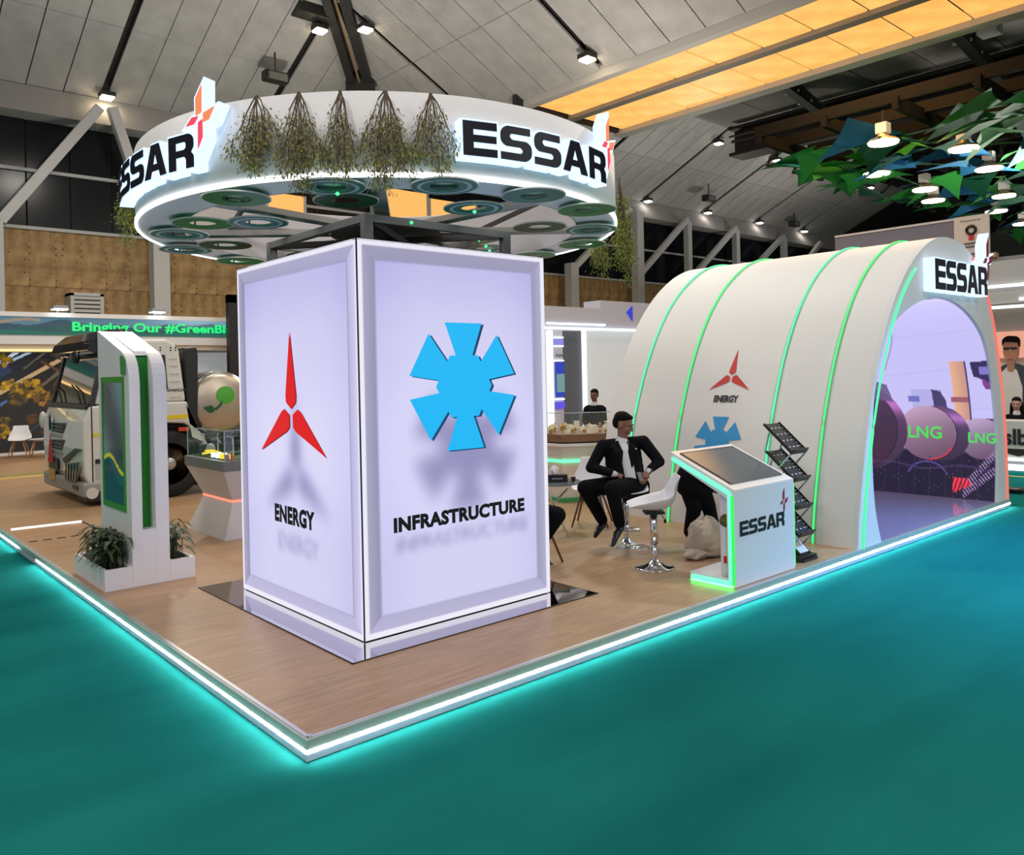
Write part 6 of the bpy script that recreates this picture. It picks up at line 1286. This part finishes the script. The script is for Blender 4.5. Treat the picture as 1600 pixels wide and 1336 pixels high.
# ================================================================== STAND BEHIND THE MODEL COUNTER
sb = thing('pale_blue_stand', 'pale blue exhibition stand with light tubes behind the model counter', 'exhibition stand', (13, 12.5, 0))
M_SB = mat('stand_grey_blue', (.50, .50, .56), .5); M_TUBE = glow('stand_tube', (.92, .96, 1), 1.5)
part('header', box(10.8, 17, 12.0, 12.5, 2.66, 3.10), M_SB, sb); part('back_wall', box(10.8, 17, 13.6, 13.7, 0, 2.8), mat('stand_white_wall', (.70, .76, .80), .5, emit=(.75, .9, 1), es=.12), sb); part('side_wall', box(12.72, 17, 12.02, 12.08, 0, 2.66), mat('stand_white_wall', (.70, .76, .80), .5, emit=(.75, .9, 1), es=.12), sb)
part('dark_panel', box(12.03, 12.60, 12.02, 12.1, 0, 2.60), mat('slate_panel', (.11, .13, .16), .5), sb); part('light_tube', box(11.55, 13.3, 11.95, 12.0, 2.72, 2.76), M_TUBE, sb); part('light_tube', box(11.4, 15, 11.93, 12.0, 2.62, 2.67), M_TUBE, sb); part('light_tube', box(11.58, 11.68, 11.95, 12.05, .5, 2.60), M_TUBE, sb); part('light_tube', box(12.62, 12.68, 11.95, 12.05, .5, 2.62), M_TUBE, sb)
part('video_panel', box(11.76, 12.03, 12.02, 12.06, .6, 2.60), mat('pale_lilac', (.62, .62, .74), .5), sb); part('blue_screen', box(11.79, 12.03, 11.99, 12.02, 1.22, 1.95), glow('deep_blue_screen', rgb(30, 60, 190), .9), sb); part('map_picture', box(11.81, 12.03, 11.98, 11.99, 1.32, 1.70), glow('map_teal', rgb(120, 165, 165), .8), sb)
for z0, z1, g in ((1.96, 1.99, M_TUBE), (1.16, 1.19, M_TUBE), (2.30, 2.42, glow('lilac_band', rgb(140, 135, 225), 1)), (2.44, 2.47, M_TUBE), (2.26, 2.29, M_TUBE), (.98, 1.12, glow('violet_band', rgb(90, 80, 220), 1))): part('lit_band', box(11.76, 12.03, 11.985, 12.02, z0, z1), g, sb)
part('panel_lettering', flat(text_mesh('Public', .22, .07, .02), (11.79, 11.985, 2.05), (1, 0, 0), (0, 0, 1), .004), mat('navy_print', (.03, .04, .10), .5), sb); part('header_mark', prism([(14.05, 3.05), (14.25, 3.2), (14.25, 2.85)], 'y', 11.98, 12.0), glow('mark_blue', rgb(50, 60, 210), .9), sb); part('header_top', box(13.2, 17, 12.0, 12.5, 3.10, 3.28), M_SB, sb)

# ================================================================== RIGHT-HAND STANDS
rb = thing('grey_stand', 'grey exhibition stand with white light tubes right of the tunnel', 'exhibition stand', (15.7, 4.5, 0))
M_RB = mat('stand_warm_grey', (.42, .41, .40), .6)
part('header', box(15.5, 15.8, -2, 9.5, 2.75, 3.48), M_RB, rb); part('inner_wall', box(16.6, 16.7, -2, 9.5, 0, 2.75), mat('stand_inner_wall', (.40, .39, .38), .6), rb)
for z, y0, y1 in ((3.02, 2.5, 5.2), (2.78, 3.2, 4.6), (2.66, 2.5, 5.2)): part('light_tube', box(15.44, 15.5, y0, y1, z, z + .05), M_TUBE, rb)
part('salmon_band', box(16.5, 16.58, 2.0, 6.4, 1.82, 2.30), glow('salmon_light', rgb(235, 165, 140), .95), rb); part('band_lettering', flat(text_mesh('& Partners', .5, .07, .01), (16.49, 4.85, 2.02), (0, -1, 0), (0, 0, 1), .01), mat('salmon_print', (.5, .28, .22), .6), rb)
part('shelf', box(16.3, 16.6, 2.5, 6.4, 1.62, 1.74), mat('shelf_cream', (.66, .60, .48), .5), rb); part('dark_niche', box(16.45, 16.6, 2.5, 6.4, .9, 1.62), mat('niche_dark', (.04, .045, .05), .6), rb); part('teal_screen', box(16.40, 16.45, 3.4, 4.9, 1.40, 1.60), glow('teal_screen', rgb(60, 190, 190), .7), rb)
ct = thing('reception_counter', 'white reception counter with black lettering right of the tunnel', 'counter', (14.9, 4.4, 0)); part('body', box(14.6, 15.1, 2.5, 5.2, .16, .80), mat('counter_white', (.56, .57, .55), .5), ct)
part('lettering', flat(text_mesh('slb', .34, .26, .03), (14.59, 4.60, .42), (0, -1, 0), (0, 0, 1), .006), M_PK, ct, label='black lettering slb'); part('logo_swoosh', prism([(4.62, .36), (4.3, .36), (4.2, .30), (4.4, .24), (4.55, .28)], 'x', 14.585, 14.595), M_PK, ct)
for z in (.17, .07, .02): part('light_line', box(14.55, 14.6, 2.5, 5.2, z, z + .04), glow('counter_tube', (.85, .95, 1), 2.2), ct)
part('plinth', box(14.6, 15.1, 2.5, 5.2, 0, .16), M_GREY, ct); part('floor_line', box(13.9, 13.96, 2, 5.5, 0.001, .006), mat('yellow_line', rgb(225, 205, 60), .5), ct)
bust('person', 'dark-haired woman sitting behind the reception counter', (15.55, 4.70, 0), math.radians(190), M_SUIT, True, mat('light_skin', (.46, .27, .19), .5), 1.03); boxstool('grey cube stool behind the reception counter', 15.55, 4.70, .30)
# tall display figure print behind the counter
ps = thing('portrait_panel', 'tall panel printed with a man in glasses, white shirt and dark jacket', 'poster', (16.1, 4.9, 0)); part('board', box(16.18, 16.26, 4.2, 5.25, .0, 1.45), mat('board_grey', (.40, .40, .38), .6), ps)
def pf(nm, poly, m, lift):
    if lift >= .036: poly = [(4.97 + (y - 4.97) * .84, 1.72 + (z - 1.76) * .80) for y, z in poly]
    part(nm, prism(poly, 'x', 16.2 - lift, 16.22), m, ps)
yc = 4.97
sk = mat('print_skin', (.40, .17, .10), .6)
pf('printed_jacket', [(yc + .35, .2), (yc + .36, 1.35), (yc + .24, 1.62), (yc + .06, 1.72), (yc - .10, 1.72), (yc - .40, 1.58), (yc - .55, 1.3), (yc - .55, .2)], mat('print_jacket', (.03, .04, .05), .6), .03); pf('printed_shirt', [(yc + .12, .3), (yc + .16, 1.55), (yc + .02, 1.70), (yc - .10, 1.60), (yc - .18, 1.3), (yc - .16, .3)], mat('print_shirt', (.66, .62, .58), .6), .034); pf('printed_neck', [(yc + .06, 1.60), (yc + .07, 1.8), (yc - .07, 1.8), (yc - .08, 1.62), (yc - .02, 1.56)], sk, .036)
pf('printed_face', rounded([(yc + .13, 1.95, .05), (yc + .14, 2.22, .06), (yc + .05, 2.3, .06), (yc - .10, 2.29, .06), (yc - .16, 2.2, .05), (yc - .15, 1.93, .06), (yc - .06, 1.76, .05), (yc + .05, 1.76, .05)], .05), sk, .04); pf('printed_hair', rounded([(yc + .15, 2.16, .01), (yc + .15, 2.3, .05), (yc + .05, 2.38, .05), (yc - .13, 2.36, .05), (yc - .18, 2.28, .04), (yc - .175, 2.12, .01), (yc - .14, 2.22, .02), (yc + .1, 2.24, .02)], .02), M_HAIR, .044)
pf('printed_glasses', [(yc + .12, 2.07), (yc + .12, 2.12), (yc - .13, 2.12), (yc - .13, 2.07), (yc - .03, 2.06), (yc - .01, 2.095), (yc + .01, 2.095), (yc + .03, 2.06)], M_BLACK, .046); pf('printed_mouth', [(yc + .05, 1.86), (yc - .06, 1.86), (yc - .05, 1.84), (yc + .04, 1.84)], mat('lip_brown', (.20, .07, .055), .5), .046)
t = tag(blob('shoe', [capsule((12.10, 3.62, .05), (12.10, 3.86, .04), .045, .035), capsule((12.10, 3.86, .06), (12.10, 3.90, .06), .05, .05)], M_SHOE, None, .012, 3), 'black shoe on the carpet just right of the tunnel foot', 'shoe')
# overhead signs
sg = thing('overhead_sign', 'purple-grey sign board standing above the tunnel end', 'sign', (24, 10, 5)); part('board', box(24, 24.2, 8.7, 12.1, 4.55, 5.68), mat('sign_slate', (.17, .165, .21), .6), sg); part('trim', box(23.97, 24.2, 8.66, 12.1, 5.66, 5.72), M_STRUT, sg)
for y in (9.2, 11.6): part('post', bar((24.1, y, 0), (24.1, y, 4.6), .12), M_DSTEEL, sg)
bn = thing('tall_banner', 'cream banner with a small black and red emblem', 'banner', (23.9, 8.2, 5)); part('cloth', box(23.9, 23.96, 7.78, 8.66, 4.2, 5.72), mat('banner_cream', (.62, .56, .50), .7), bn); part('post', bar((23.93, 8.2, 0), (23.93, 8.2, 4.25), .10), M_DSTEEL, bn)
part('emblem', tube([(23.88, 8.22 + .11 * math.cos(a), 5.33 + .11 * math.sin(a)) for a in np.linspace(0, 6.283, 17)[:-1]], .04, 6, True), M_BLACK, bn); part('emblem_ribbon', box(23.87, 23.9, 8.16, 8.28, 5.06, 5.2), mat('motif_red', rgb(200, 25, 30), .5), bn); part('lettering', flat(text_mesh('Presented by', .5, .07, .0), (23.9, 8.48, 5.55), (0, -1, 0), (0, 0, 1), .01), M_PK, bn)
for i, (w, z) in enumerate(((.36, 4.95), (.42, 4.86), (.22, 4.66), (.3, 4.5), (.22, 4.4))): part('small_print', box(23.88, 23.9, 8.22 - w / 2, 8.22 + w / 2, z, z + .045), mat('print_dark_grey', (.12, .1, .1), .6), bn)
dr = thing('black_drape_stand', 'dark stand wall behind the tunnel end', 'exhibition stand', (22, 6, 0)); part('panel', box(22, 22.2, 4.0, 7.9, 0, 4.3), mat('drape_grey', (.22, .22, .22), .7), dr); part('cardboard', box(21.9, 22.1, 7.0, 7.6, 4.3, 4.42), mat('cardboard', (.35, .25, .14), .8), dr)
